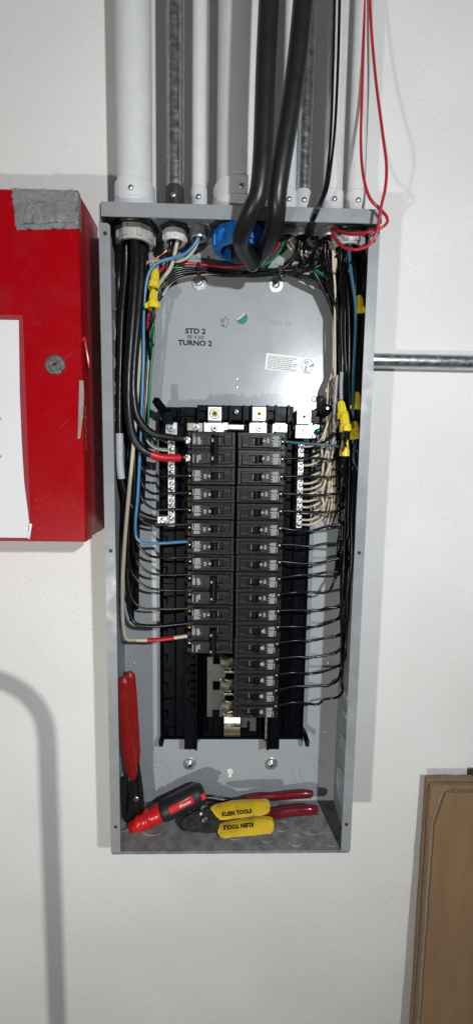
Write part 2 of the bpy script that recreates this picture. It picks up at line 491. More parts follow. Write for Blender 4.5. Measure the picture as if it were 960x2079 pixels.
# printed and stuck marks on the back panel
def back_text(body, px, py, size, m, name, bold=0, sx=1.0, roll=0, dy=.0003, spacing=1.0):
    me = text_mesh(body, size, m, bold, sx, spacing=spacing)
    o = put(me, name, at(px, py, BY)+V(0, -dy, 0), None, roll)
    o.matrix_world = Matrix.Translation(-enc.location) @ o.matrix_world
    o.parent = enc
    return o
back_text('STD 2', 397, 673, .0108, M_INK, 'stamp_print', .0003, 1.12, .012)
back_text('FEB 14 2025', 397, 685, .0072, M_INK, 'stamp_print', 0, .72, .012)
back_text('TURNO 2', 396, 697, .0108, M_INK, 'stamp_print', .0003, 1.12, .012)
back_text('QC', 452, 651, .0068, M_INK, 'stamp_print', 0, .62, .03)
back_text('156', 452, 661, .0068, M_INK, 'stamp_print', 0, .62, .03)
mb = MB()
c = at(452, 655, BY)+V(0, -.0003, 0)
mb.tube([c+V(math.cos(a)*.0082, 0, math.sin(a)*.0088) for a in [(-1.25+2.5*k/20) for k in range(21)]], .00028, 5)
ep(mb, 'stamp_ring', M_INK)
back_text('BOX 36', 569, 656, .0078, M_PAINT, 'embossed_mark', 0, 1.1, .02, .0007, 1.25)
back_text('I K\n8 T L I', 352, 646, .0065, M_PAINT, 'embossed_mark', 0, .9, .02, .0005, 1.1)
# green half-peeled sticker
c = at(491, 646, BY)
mb = MB()
pts = [(math.cos(a)*.0088, math.sin(a)*.0088) for a in [math.radians(-158+222*k/20) for k in range(21)]]
mb.prism([(c.x+x, c.z+z) for x, z in pts], BY-.0005, BY-.0002)
gs = ep(mb, 'round_sticker', M_GREEN)
p0, p1 = Vector((pts[0][0], 0, pts[0][1])), Vector((pts[-1][0], 0, pts[-1][1]))
mb = MB(); cc = V(c.x, BY-.0008, c.z)
mb.add([cc+p0, cc+p1, cc+p1*.86+V(.0022, -.0014, -.0012), cc+p0*.80+V(.0022, -.0016, -.0006)], [(0, 1, 2, 3)])
ep(mb, 'folded_edge', M_STICKER, parent=gs)
# paper label with notes and a round diagram
A, Bc, D = at(541, 717, BY), at(643, 728, BY), at(537, 750, BY)
ux = (Bc-A).normalized(); lw = (Bc-A).length; lh = (A-D).length
ang = math.atan2(ux.z, ux.x)
lab_c = A+(Bc-A)*.5+(D-A)*.5
R_l = Matrix.Translation(lab_c+V(0, -.0004, 0)) @ Matrix.Rotation(-ang, 4, 'Y')
mb = MB(); mb.M = R_l
mb.box(-lw/2, lw/2, 0, .0003, -lh/2, lh/2, .0)
lab = ep(mb, 'instruction_label', M_STICKER, 0)
lines = ['If this device is to be mounted on a solid', 'wall and the neutral is to be bonded,', 'torque the bonding screw prior to', 'mounting the box to ensure proper contact', 'with the lug strap. See wiring diagram for', 'proper torque. Spacer kit may be', 'used to space the unit away from the wall.']
for i, t in enumerate(lines):
    me = text_mesh(t, .0031, M_INK, 0, .86, 'LEFT')
    o = link('label_line', me, None, Matrix.Translation(-enc.location) @ R_l @ Matrix.Translation((-lw/2+.003, -.0002, lh*.5-.0042-.0029*i)) @ FACE)
    o.parent = lab
mb = MB(); mb.M = R_l
cx, cz = lw*.5-.0135, .0006
mb.tube([V(cx+.0092*math.cos(k*PI/16), -.0002, cz+.0092*math.sin(k*PI/16)) for k in range(33)], .00016, 4)
mb.tube([V(cx-.002+.0017*math.cos(k*PI/8), -.0002, cz+.0035+.0017*math.sin(k*PI/8)) for k in range(17)], .00022, 4)
mb.box(cx-.0045, cx+.0005, -.0003, 0, cz+.0058, cz+.0061); mb.box(cx-.0045, cx-.0042, -.0003, 0, cz+.001, cz+.006); mb.box(cx+.0003, cx+.0006, -.0003, 0, cz+.001, cz+.006)
mb.box(cx-.0026, cx-.0014, -.0003, 0, cz-.009, cz-.001)
mb.prism([(cx+.0045, cz-.0005), (cx+.0088, cz+.0030), (cx+.0098, cz+.0018), (cx+.0055, cz-.0018), (cx+.0032, cz-.0025)], -.0004, -.0001)
ep(mb, 'label_diagram', M_INK, parent=lab)
me = text_mesh('TORQUE  SCREW', .0018, M_INK, .00004, .8)
o = link('label_caption', me, None, Matrix.Translation(-enc.location) @ R_l @ Matrix.Translation((cx, -.0002, -lh*.5+.0016)) @ FACE); o.parent = lab

# ------------------------------------------------------------------ interior: base, rails, buses, lugs, neutral bars
ROW0, PIT = .0298, .02587
def rowz(r): return ROW0-PIT*r
inter = thing('load_centre_interior', 'black plastic panel interior with metal bus bars, lugs and neutral bars', 'panel interior', (0, .1, -.464))
def ip(mb, name, m, smooth=35, parent=None):
    mb.v = [q-inter.location for q in mb.v]
    o = mb.build(name, m, None, smooth); o.parent = parent or inter
    return o
BZ, TZ = -.464, .066
mb = MB()
mb.box(-.1185, .1185, .0900, .0985, BZ, TZ-.004, .0006)
for s in (-1, 1):
    mb.box(s*.1185, s*.1165, .080, .092, BZ, TZ-.004, .0005)
    mb.box(s*.0965, s*.0945, .084, .091, BZ, -.105, .0004)
    for k in range(8):
        z = BZ+.02+k*.049
        mb.box(s*.115, s*.099, .0865, .0905, z, z+.0012)
        mb.box(s*.1135, s*.1080, .0850, .0905, z+.016, z+.029, .0006)
        mb.cyl((s*.1085, .0900, z+.010), (s*.1085, .0888, z+.010), .0034, 14)
    mb.box(s*.055, s*.0535, .080, .091, BZ, TZ-.02, .0004)
    mb.box(s*.047, s*.045, .076, .091, BZ+.01, TZ-.02, .0004)
mb.box(-.1185, .1185, .085, .091, BZ, BZ+.003, .0005)
mb.box(-.030, .030, .078, .091, BZ+.012, -.02, .001)
ip(mb, 'base_tray', M_BASE, 0)
for s in (-1, 1):
    mb = MB()
    mb.box(s*.0565, s*.0775, .066, .091, BZ-.005, TZ-.02, .0008)
    mb.box(s*.0565, s*.0595, .060, .067, BZ-.003, TZ-.02, .0005)
    ip(mb, 'breaker_rail', M_BASE, 0)
    for r in range(17):
        z = rowz(r)
        mb = MB()
        mb.box(s*.0620, s*.0700, .0590, .0665, z+.003, z+.0095, .0006)
        mb.box(s*.0620, s*.0670, .0600, .0665, z-.0085, z-.003, .0006)
        mb.box(s*.0705, s*.0765, .0625, .0665, z-.004, z+.004, .0006)
        ip(mb, 'breaker_hook', M_BASE, 0)
# feet of the base and the two wings at its top
for s in (-1, 1):
    mb = MB()
    f = at(332 if s < 0 else 618, 1490, .085)
    mb.tube([f+V(-s*.004, .004, .008), f, f+V(s*.002, -.012, -.006), f+V(s*.002, -.016, -.012)], [.0035, .0042, .0044, .003], 8)
    ip(mb, 'base_foot', M_BASE)
mb = MB()
a0, a1 = at(316, 812, .045), at(338, 846, .075)
mb.tube([a0, a0*.5+a1*.5+V(.001, 0, 0), a1], [.0060, .0066, .0070], 4); mb.box(a1.x-.003, a1.x+.012, .06, .09, a1.z-.012, a1.z+.006, .001)
ip(mb, 'wing_clip', M_BASE, 20)
mb = MB()
a0, a1 = at(666, 829, .045), at(640, 845, .075)
mb.tube([a0, a0*.5+a1*.5, a1], [.0080, .0095, .0100], 4); mb.box(a1.x-.012, a1.x+.004, .06, .09, a1.z-.010, a1.z+.008, .001)
ip(mb, 'wing_clip', M_BASE, 20)
c = at(664, 829, .040); mb = MB(); mb.lathe([(0, .0022), (.001, .0018)], c, (0, -1, 0), 12); ip(mb, 'rivet', M_STEEL)

# top housing of black plastic
mb = MB()
def pbox(x0, y0, x1, y1, Yf, Yb, bev=.0006):
    a = at(x0, y0, Yf); d = at(x1, y1, Yf)
    mb.box(a.x, d.x, Yf, Yb, d.z, a.z, bev)
pbox(402, 822, 595, 856, .064, .095)
pbox(366, 826, 404, 862, .070, .095); pbox(592, 836, 612, 880, .070, .095)
pbox(326, 826, 366, 846, .074, .095); pbox(328, 850, 378, 884, .076, .095)
pbox(378, 858, 592, 884, .072, .095)
for x in (402, 421, 453, 467, 495, 510, 543, 560, 586):
    pbox(x-1.5, 822, x+1.5, 858, .056, .066, .0003)
for x, y in ((330, 828), (346, 828), (362, 828), (378, 850), (412, 860), (462, 862), (500, 862), (548, 862), (588, 862)):
    pbox(x-1.2, y, x+1.2, y+28, .066, .078, .0003)
pbox(402, 851, 595, 855, .054, .066, .0004); pbox(326, 846, 370, 849, .066, .078, .0003); pbox(365, 842, 400, 846, .066, .078, .0003)
pbox(456, 872, 500, 876, .056, .074, .0005); pbox(404, 824, 420, 834, .058, .066, .0006); pbox(543, 824, 560, 834, .058, .066, .0006); pbox(543, 840, 556, 852, .056, .066, .0006)
pbox(378, 846, 394, 856, .058, .072, .0005); pbox(594, 846, 604, 872, .060, .072, .0005)
ip(mb, 'lug_housing', M_BASE, 0)

def lug(px, py, half, Yf, name='lug'):
    c = at(px, py, Yf)
    mb = MB(); mb.box(c.x-half, c.x+half, Yf, Yf+.026, c.z-half, c.z+half, .0008)
    o = ip(mb, name, M_TIN, 0)
    mb = MB()
    mb.m = 3
    mb.lathe([(0, half*.76), (.0002, half*.75), (.0002, half*.66)], c+V(0, -.00005, 0), (0, -1, 0), 24, cap1=False)
    mb.m = 0
    mb.lathe([(.0002, half*.66), (.0006, half*.62), (.0006, half*.50), (.0001, half*.48)], c+V(0, -.00005, 0), (0, -1, 0), 24, cap0=False, cap1=False)
    mb.m = 1
    mb.lathe([(.0001, half*.48), (.0004, half*.44), (.0004, half*.24)], c+V(0, -.00005, 0), (0, -1, 0), 24, cap0=False, cap1=False)
    mb.m = 2
    mb.lathe([(.0003, half*.24), (.0002, half*.05)], c+V(0, -.00005, 0), (0, -1, 0), 6, cap0=False)
    ip(mb, 'set_screw', [M_TIN, M_BRASS, M_SLOT, M_DARKMET], parent=o)
    return o
lug(436, 840, .0102, .050); lug(526, 840, .0102, .050); lug(617, 846, .0105, .046)

def bus_tab(x0, y0, x1, y1, Yf, m, bolt=None, th=.003, rb=.0052):
    a = at(x0, y0, Yf); d = at(x1, y1, Yf)
    mb = MB(); mb.box(a.x, d.x, Yf, Yf+th, d.z, a.z, .0005)
    o = ip(mb, 'bus_tab', m, 0)
    if bolt:
        c = at(*bolt, Yf)
        mb = MB()
        mb.lathe([(0, rb*1.35), (.0008, rb*1.3), (.0008, rb*1.05)], c+V(0, -.0001, 0), (0, -1, 0), 22)
        mb.lathe([(.0008, rb*.98), (.0036, rb*.98), (.0042, rb*.85)], c, (0, -1, 0), 6, cap0=False)
        mb.lathe([(.0042, rb*.55), (.0046, rb*.5), (.0046, rb*.36)], c+V(0, 0, 0), (0, -1, 0), 18, cap0=False, cap1=False)
        mb.m = 1
        mb.lathe([(.00435, rb*.36), (.0043, rb*.05)], c, (0, -1, 0), 6, cap0=False)
        ip(mb, 'bolt', [M_STEEL, M_SLOT], parent=o)
    return o
bus_tab(414, 857, 463, 884, .062, M_TIN, (436, 870)); bus_tab(506, 857, 541, 884, .062, M_TIN, (526, 870))
bus_tab(336, 857, 360, 886, .068, M_STEEL, (348, 870)); bus_tab(380, 858, 412, 880, .066, M_NICKEL, (398, 868), rb=.004); bus_tab(553, 858, 582, 880, .066, M_NICKEL, (568, 868), rb=.004)
bus_tab(600, 858, 633, 890, .056, M_TIN, (614, 875)); bus_tab(464, 862, 495, 872, .066, M_TIN)
bus_tab(630, 862, 656, 890, .088, M_TIN)
for px, py, Yf, r in [(480, 836, .060, .0042)]:
    mb = MB(); screw_head(mb, at(px, py, Yf), (0, -1, 0), r, .003); ip(mb, 'housing_screw', [M_STEEL, M_SLOT])
mb = MB(); screw_head(mb, at(645, 876, .084), (0, -1, 0), .0052, .004, False); ip(mb, 'bonding_screw', [M_GRSCREW, M_SLOT])

def neutral_bar(X, wid, z0, z1, Yf, n):
    mb = MB(); mb.box(X-wid/2, X+wid/2, Yf, Yf+.010, z1, z0, .0006)
    o = ip(mb, 'neutral_bar', M_TIN, 0)
    for k in range(n):
        z = z0-.006-(z0-z1-.012)*k/(n-1)
        mb = MB(); screw_head(mb, (X+.0006*(k % 2), Yf+.0002, z), (0, -1, 0), .0036, .0024, False)
        mb.lathe([(0, .0042), (.0004, .0041)], (X, Yf, z), (0, -1, 0), 14)
        ip(mb, 'bar_screw', [M_STEEL, M_SLOT], parent=o)
    mb = MB(); mb.box(X-wid*.9, X+wid*.9, Yf+.010, .091, z1-.002, z0+.002, .001); ip(mb, 'bar_support', M_BASE, 0)
    return o
NB_L = at(348, 980, .068).x; NB_R = at(609, 980, .066).x
NBZ0, NBZ1 = at(348, 893, .068).z, at(348, 1069, .068).z
neutral_bar(NB_L, .0105, NBZ0, NBZ1, .068, 15); neutral_bar(NB_R, .0088, NBZ0, NBZ1, .066, 15)
c = at(330, 1058, .060)
mb = MB(); mb.box(c.x-.0075, c.x+.0075, .058, .076, c.z-.0075, c.z+.0075, .0008); gl = ip(mb, 'ground_lug', M_TIN, 0)
mb = MB(); screw_head(mb, c+V(.001, -.0021, .001), (0, -1, 0), .0048, .0018, False); ip(mb, 'lug_screw', [M_STEEL, M_SLOT], parent=gl)

# bus parts bared below the short column of breakers
a, d = at(421, 1334, .062), at(461, 1455, .062)
mb = MB()
w_, h_ = d.x-a.x, a.z-d.z
for (u0, u1, t0, t1) in [(0, .27, 0, 1), (.62, .88, 0, 1), (.27, .62, .12, .40), (.27, .62, .55, .88), (.88, 1.0, .06, .18), (.88, 1.0, .40, .58), (.88, 1.0, .82, 1.0)]:
    mb.box(a.x+w_*u0, a.x+w_*u1, .062, .0645, a.z-h_*t1, a.z-h_*t0, 0)
ip(mb, 'bus_plate', M_DSTEEL, 0)
for k, py in enumerate((1382, 1440)):
    c = at(452, py, .0605); mb = MB(); mb.tube([c+V(-.004, 0, .002), c, c+V(.004, 0, -.002)], [.0015, .0026, .0015], 8); ip(mb, 'bus_dimple', M_TIN)
for py in (1352, 1397, 1440):
    a, d = at(453, py-19, .055), at(476, py+14, .055)
    mb = MB()
    mb.tube([V(a.x, .056, (a.z+d.z)/2+.004), V((a.x+d.x)/2, .050, (a.z+d.z)/2+.005), V(d.x, .056, (a.z+d.z)/2+.004)], .0095, 14, .7)
    mb.box(a.x, d.x, .052, .058, d.z, d.z+.004, .0012)
    ip(mb, 'bus_stab', M_NICKEL)
mb = MB()
a, d = at(455, 1456, .056), at(487, 1503, .056)
prof = [(.066, a.z+.002), (.060, a.z-.010), (.0575, a.z-.014), (.054, a.z-.0155), (.0575, a.z-.018), (.0565, a.z-.025), (.060, d.z+.004), (.066, d.z)]
vs = []; fs = []
for (y, z) in prof:
    vs += [(a.x, y, z), (d.x, y, z), (a.x, y+.0012, z), (d.x, y+.0012, z)]
for i in range(len(prof)-1):
    q = i*4
    fs += [(q, q+1, q+5, q+4), (q+2, q+6, q+7, q+3), (q, q+4, q+6, q+2), (q+1, q+3, q+7, q+5)]
mb.add(vs, fs); ip(mb, 'spring_clip', M_NICKEL, 40)
mb = MB()
a, d = at(487, 1457, .064), at(519, 1484, .064)
w_ = d.x-a.x; mb.box(a.x, a.x+w_*.45, .064, .066, d.z+.006, a.z); mb.box(a.x+w_*.45, a.x+w_*.62, .064, .066, a.z-.006, a.z); mb.box(a.x+w_*.62, d.x, .064, .066, d.z, a.z)
ip(mb, 'bus_end_plate', M_DSTEEL, 0)
a, d = at(539, 1448, .070), at(542, 1500, .070)
mb = MB(); mb.box(a.x, d.x, .070, .086, d.z, a.z, .0003); ip(mb, 'rail_edge_strip', M_TIN, 0)

# ------------------------------------------------------------------ breakers (terminal towards -X; origin on the middle of the back)
BW = .0252
def body_mesh(mb, dz, two=False):
    """u from 0 (terminal end) to .070, w up from the back"""
    def B(u0, u1, v0, v1, w0, w1, bev=.0005, m=0):
        mb.m = m
        mb.box(-.070+u0-.0002, -.070+u1-.0002, -w1, -w0, dz+v0, dz+v1, bev)
    h = BW/2
    B(.0060, .0695, -h+.0002, h-.0002, 0, .045, .0007)
    B(.0000, .0062, -h+.0005, -.0045, .0, .042, .0006)
    B(.0000, .0062, .0050, h-.0005, .0, .042, .0006)
    B(.0000, .0062, -.0048, .0052, .0, .030, .0004)
    # raised face built round the toggle window
    t, bt = h-.0035, -h+.0050
    B(.0070, .0345, bt, t, .044, .0515, .0008)
    B(.0535, .0635, bt, t, .044, .0505, .0008)
    B(.0340, .0540, t-.0030, t, .044, .0512, .0005)
    B(.0340, .0540, bt, bt+.0028, .044, .0512, .0005)
    B(.0340, .0540, bt+.0026, t-.0028, .040, .0458, .0002, 1)
    # rims of the label panel, seam ridges, pocket at the inner end
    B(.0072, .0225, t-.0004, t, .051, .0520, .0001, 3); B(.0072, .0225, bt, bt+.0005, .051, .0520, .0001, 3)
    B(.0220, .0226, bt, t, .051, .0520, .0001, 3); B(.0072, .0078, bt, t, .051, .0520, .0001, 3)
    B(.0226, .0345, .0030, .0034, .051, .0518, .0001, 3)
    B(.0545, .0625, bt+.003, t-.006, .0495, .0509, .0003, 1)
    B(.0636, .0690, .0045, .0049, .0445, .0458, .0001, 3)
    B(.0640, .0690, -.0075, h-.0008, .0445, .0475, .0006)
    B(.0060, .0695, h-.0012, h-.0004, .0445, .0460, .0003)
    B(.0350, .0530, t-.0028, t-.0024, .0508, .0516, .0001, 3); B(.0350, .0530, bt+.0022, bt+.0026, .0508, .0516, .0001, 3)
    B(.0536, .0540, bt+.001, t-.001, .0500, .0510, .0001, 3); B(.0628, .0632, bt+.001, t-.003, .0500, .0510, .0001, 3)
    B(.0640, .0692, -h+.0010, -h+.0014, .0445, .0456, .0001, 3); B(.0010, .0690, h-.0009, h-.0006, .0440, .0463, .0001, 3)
    # glint inside the window, painted in as a thin white line
    B(.0462, .0466, bt+.004, t-.0045, .0455, .0478, .0001, 2)
    mb.m = 0

def print_mesh(seed, blocks):
    rr = random.Random(seed)
    mb = MB()
    for (u0, u1, v0, v1, pitch, vertical) in blocks:
        if vertical:
            u = u0
            while u < u1-.0003:
                v = v0+rr.uniform(0, .0008)
                while v < v1:
                    l = rr.uniform(.0006, .0022); e = min(v+l, v1)
                    mb.add([(-.070+u, 0, v), (-.070+u+pitch*.56, 0, v), (-.070+u+pitch*.56, 0, e), (-.070+u, 0, e)], [(0, 1, 2, 3)])
                    v = e+rr.uniform(.0003, .0006)
                u += pitch
        else:
            v = v0
            while v < v1-.0003:
                u = u0+rr.uniform(0, .0010)
                ue = u1-rr.uniform(0, .003)
                while u < ue:
                    l = rr.uniform(.0006, .0022); e = min(u+l, ue)
                    mb.add([(-.070+u, 0, v), (-.070+e, 0, v), (-.070+e, 0, v+pitch*.56), (-.070+u, 0, v+pitch*.56)], [(0, 1, 2, 3)])
                    u = e+rr.uniform(.0003, .0006)
                v += pitch
    return mb

def toggle(mb, z0, z1, lean=0.0, tall=.0575):
    prof = [(.0352-lean, .0515+.001), (.0405-lean, tall), (.0425-lean*.5, tall-.0012), (.0448, .0455), (.0372, .0455), (.0362, .0515)]
    # prism in the u-w plane, extruded in z
    bm_ = bmesh.new()
    vs = [bm_.verts.new((-.070+u, -w, z0)) for u, w in prof]
    f = bm_.faces.new(vs); r = bmesh.ops.extrude_face_region(bm_, geom=[f])
    for q in r['geom']:
        if isinstance(q, bmesh.types.BMVert): q.co.z = z1
    bmesh.ops.bevel(bm_, geom=list(bm_.edges), offset=.0004, segments=1, affect='EDGES')
    bmesh.ops.recalc_face_normals(bm_, faces=bm_.faces)
    bm_.verts.index_update()
    mb.add([q.co.copy() for q in bm_.verts], [[q.index for q in f.verts] for f in bm_.faces]); bm_.free()

ORDS = ['first', 'second', 'third', 'fourth', 'fifth', 'sixth', 'seventh', 'eighth', 'ninth', 'tenth', 'eleventh', 'twelfth', 'thirteenth', 'fourteenth', 'fifteenth', 'sixteenth', 'lowest']
TXT20 = text_mesh('20', .0042, M_PRINT, .0001, .9)
TXT30 = text_mesh('30', .0042, M_PRINT, .0001, .9)
TXT100 = text_mesh('100', .0040, M_PRINT, .0001, .9)

def one_pole():
    root = thing('circuit_breaker', 'x', 'breaker', (0, .085, 0))
    mb = MB(); body_mesh(mb, 0); mb.build('body', [M_BPL, M_BPL2, M_PRINT, M_EDGELIGHT], root, 0)
    mb = MB(); toggle(mb, -.0048, .0058); hd = mb.build('toggle', M_BHAND, root, 0)
    n = link('rating_number', TXT20, hd, Matrix.Translation((-.0378, -.0518, .0)) @ Matrix.Rotation(PI/2, 4, 'Y') @ FACE)
    mb = print_mesh(4, [(.0085, .0095, -.001, .0075, .0014, True), (.0105, .0212, -.0010, .0078, .00135, False), (.0100, .0205, -.0070, -.0022, .0013, False), (.0240, .0298, -.0035, .0020, .0013, False)])
    lp = mb.build('label_print', M_PRINT, root, 0); lp.location.y = -.05225
    mb = MB(); screw_head(mb, (-.0672, -.036, .0005), (-.25, -1, 0), .0031, .0020, False); mb.build('terminal_screw', [M_BRASS, M_SLOT], root)
    return root

def two_pole(rating, lugs):
    root = thing('double_circuit_breaker', 'x', 'breaker', (0, .085, 0))
    hz = PIT/2
    mb = MB()
    for dz in (hz, -hz): body_mesh(mb, dz)
    mb.m = 0; mb.box(-.064, -.001, -.0440, -.001, -.002, .002, .0003)
    mb.build('body', [M_BPL, M_BPL2, M_PRINT, M_EDGELIGHT], root, 0)
    mb = MB(); toggle(mb, -hz-.0065, hz+.0075, .001, .0615); hd = mb.build('toggle', M_BHAND, root, 0)
    for dz in (hz, -hz):
        link('rating_number', TXT100 if rating == 100 else TXT30, hd, Matrix.Translation((-.0334, -.0580, dz)) @ Matrix.Rotation(PI/2-.0, 4, 'Y') @ FACE)
        if lugs:
            mb = MB(); mb.box(-.0740, -.0655, -.0400, -.030, dz-.0055, dz+.0055, .0012)
            screw_head(mb, (-.0692, -.0399, dz), (0, -1, 0), .0042, .0014, False)
            mb.build('terminal_lug', [M_TIN, M_SLOT], root, 0)
        else:
            mb = MB(); screw_head(mb, (-.0672, -.036, dz+.0005), (-.25, -1, 0), .0031, .0020, False); mb.build('terminal_screw', [M_BRASS, M_SLOT], root)
    mb = print_mesh(8, [(.0085, .0130, hz-.0060, hz+.0045, .0014, True), (.0145, .0210, hz-.0062, hz+.0045, .0014, False), (.0085, .0135, hz+.0062, hz+.0078, .0011, False),
                        (.0085, .0100, -hz-.0068, -hz+.0050, .0014, True), (.0140, .0165, -hz-.0068, -hz+.0040, .0014, True), (.0172, .0198, -hz-.0030, -hz+.0050, .0014, True)])
    lp = mb.build('label_print', M_PRINT, root, 0); lp.location.y = -.05225
    return root

XL, XR = -.0008, .0008
proto1 = one_pole(); used = False
def place_one(col, r):
    global used
    o = proto1 if not used else copy_tree(proto1)
    used = True
    o.location = ((XL if col < 0 else XR)+RNG.uniform(-.0004, .0004), .085+RNG.uniform(-.0008, .0008), rowz(r))
    o.rotation_euler = (RNG.uniform(-.012, .012), (0 if col < 0 else PI)+RNG.uniform(-.007, .007), RNG.uniform(-.01, .01))
    colname = 'the cream-wired column' if col > 0 else 'the red-taped column'
    nth = ORDS[r] if col > 0 else ORDS[r]
    o['label'] = ('black single-pole 20 amp breaker, lowest in the cream-wired column' if (col > 0 and r == 16)
                  else 'black single-pole 20 amp breaker, in the %s slot below the lugs of %s' % (nth, colname))
    o['group'] = 'single-pole breakers in two columns'
    for ch in o.children:
        if ch.name.startswith('toggle'):
            ch.location.x = RNG.uniform(-.0008, .0008)-(.0045 if col > 0 and r >= 11 else 0)
    return o
for r in range(17): place_one(1, r)
for r in (2, 3, 4, 5, 6, 7, 10): place_one(-1, r)
tp = two_pole(100, True); tp.location = (XL, .085, (rowz(0)+rowz(1))/2); tp['label'] = 'black two-pole 100 amp breaker fed by thick black and red-taped cables'
tp2 = two_pole(30, False); tp2.location = (XL, .085, (rowz(8)+rowz(9))/2); tp2['label'] = 'black two-pole 30 amp breaker fed by two thin black wires'
tp3 = copy_tree(tp2); tp3.location = (XL, .085, (rowz(11)+rowz(12))/2); tp3['label'] = 'black two-pole 30 amp breaker fed by cream wire with red tape'
for ch in tp3.children:
    if ch.name.startswith('toggle'): ch.location.z -= .004
for q in (tp, tp2, tp3): q['group'] = 'two-pole breakers'

# ------------------------------------------------------------------ connectors in the top wall, conduits above
def ring_connector(px, r, hh, m, label, lob=8, Yc=.05, zb=None, lock=True, name='conduit_connector', dark=True):
    X = at(px, 455, Yc).x
    t = thing(name, label, 'connector', (X, Yc, ZT), 'conduit connectors in the top of the panel box')
    z0 = -TH-.0005
    if lock:
        mb = MB(); mb.lathe([(0, r*1.10), (.0015, r*1.14), (.0045, r*1.14), (.006, r*1.08)], (0, 0, z0-.006), (0, 0, 1), 24)
        for k in range(6):
            a = k*PI/3+.3
            mb.box(math.cos(a)*r*1.15-.0022, math.cos(a)*r*1.15+.0022, math.sin(a)*r*1.15-.0022, math.sin(a)*r*1.15+.0022, z0-.0055, z0-.0005, .0004)
        mb.build('locknut', M_LOCK, t); z0 -= .006
    mb = MB()
    ri = r*.74
    mb.lathe([(0, r*.93), (-.001, r), (-hh*.72, r), (-hh, r*.90), (-hh, ri*1.02), (-hh*.96, ri), (-.0005, ri)], (0, 0, z0), (0, 0, 1), 40, False, False)
    for k in range(lob):
        a = 2*PI*k/lob+.2
        mb.M = Matrix.Rotation(a, 4, 'Z')
        mb.box(r*.97, r*1.05, -r*.14, r*.14, z0-hh*.85, z0-.001, .0005)
    mb.M = Matrix.Identity(4)
    mb.build('bushing', m, t)
    mb = MB(); mb.lathe([(0, ri*.99), (.001, ri*.99)], (0, 0, z0-hh*.45), (0, 0, 1), 24); mb.build('throat', M_SLOT, t)
    return X
K1 = ring_connector(275, .0262, .0200, M_PVC, 'large grey plastic bushing holding the thick black cables', 9)
K2 = ring_connector(355, .0160, .0150, M_PVCW, 'small pale grey bushing with copper and cream wires', 8)
K3 = ring_connector(404, .0115, .0150, M_DCAST, 'small metal connector with blue and cream wires', 6, lock=False)
K4 = ring_connector(487, .0360, .0250, M_BLUE, 'large bright blue plastic bushing beside the main cables', 10)
K5 = ring_connector(583, .0130, .0095, M_DCAST, 'metal connector with red and green wires', 6, lock=False)
K6 = ring_connector(613, .0125, .0095, M_DCAST, 'metal connector with only black wires', 6, lock=False)
K7 = ring_connector(672, .0185, .0110, M_DCAST, 'metal connector where the red looped wire enters', 8, lock=False)
K8 = ring_connector(706, .0235, .0180, M_PVC, 'grey plastic bushing over the bundle beside blue wire', 9)

def conduit(X, r, m, label, style, hub):
    t = thing('conduit', label, 'conduit', (X, .05, ZT), 'conduits rising from the panel box')
    mb = MB()
    mb.lathe([(0, hub), (.002, hub*1.05), (.020, hub*1.05), (.022, r*1.14), (.045, r*1.14), (.047, r*1.0)], (0, 0, .0015), (0, 0, 1), 28)
    f = mb.build('fitting', style, t)
    mb = MB(); screw_head(mb, (0, -r*1.13, .032), (0, -1, 0), .0036, .003, False); mb.build('clamp_screw', [M_STEEL, M_SLOT], f)
    mb = MB(); mb.lathe([(0, r), (1.24, r)], (0, 0, .03), (0, 0, 1), 28); mb.build('pipe', m, t)
    for z in (.42,):
        mb = MB(); mb.box(-r*1.9, r*1.9, .048, .053, z, z+.018, .0005)
        mb.lathe([(0, r*1.06), (.018, r*1.06)], (0, 0, z), (0, 0, 1), 24); mb.build('pipe_strap', M_STEEL, t)
conduit(K1, .0240, M_PVCW, 'wide white plastic conduit rising beside the red cabinet', M_PVCW, .0290)
conduit(K2, .0115, M_GALV, 'thin galvanised conduit next to the wide white conduit', M_LOCK, .0160)
conduit(K3, .0100, M_PVCW, 'thin white conduit above the connector with blue and cream wires', M_PVCW, .0130)
conduit(K4, .0330, M_PVCW, 'widest white conduit, behind the two thick main cables', M_PVCW, .0390)
conduit(K5, .0105, M_PVCW, 'thin white conduit above the red and green wires', M_PVCW, .0135)
conduit(K6, .0100, M_GALV, 'thin galvanised conduit above the connector of black wires', M_PVCW, .0130)
conduit(K7, .0135, M_PVCW, 'white conduit above the looped red wire', M_PVCW, .0165)
conduit(K8-.003+.012, .0125, M_PVCW, 'white conduit nearest the bare wall, above the blue wire', M_PVCW, .0155)

# galvanised conduit running sideways along the wall
pc = at(860, 734, .0885)
t = thing('wall_conduit', 'galvanised steel conduit running sideways along the white wall', 'conduit', (HX, .0895, pc.z))
mb = MB(); mb.lathe([(0, .0112), (1.6, .0112)], (.001, 0, 0), (1, 0, 0), 32); mb.build('pipe', M_GALV, t)
mb = MB(); mb.lathe([(0, .0131), (.012, .0131), (.0125, .0114)], (.0005, 0, 0), (1, 0, 0), 24); mb.build('coupling', M_GALV, t)

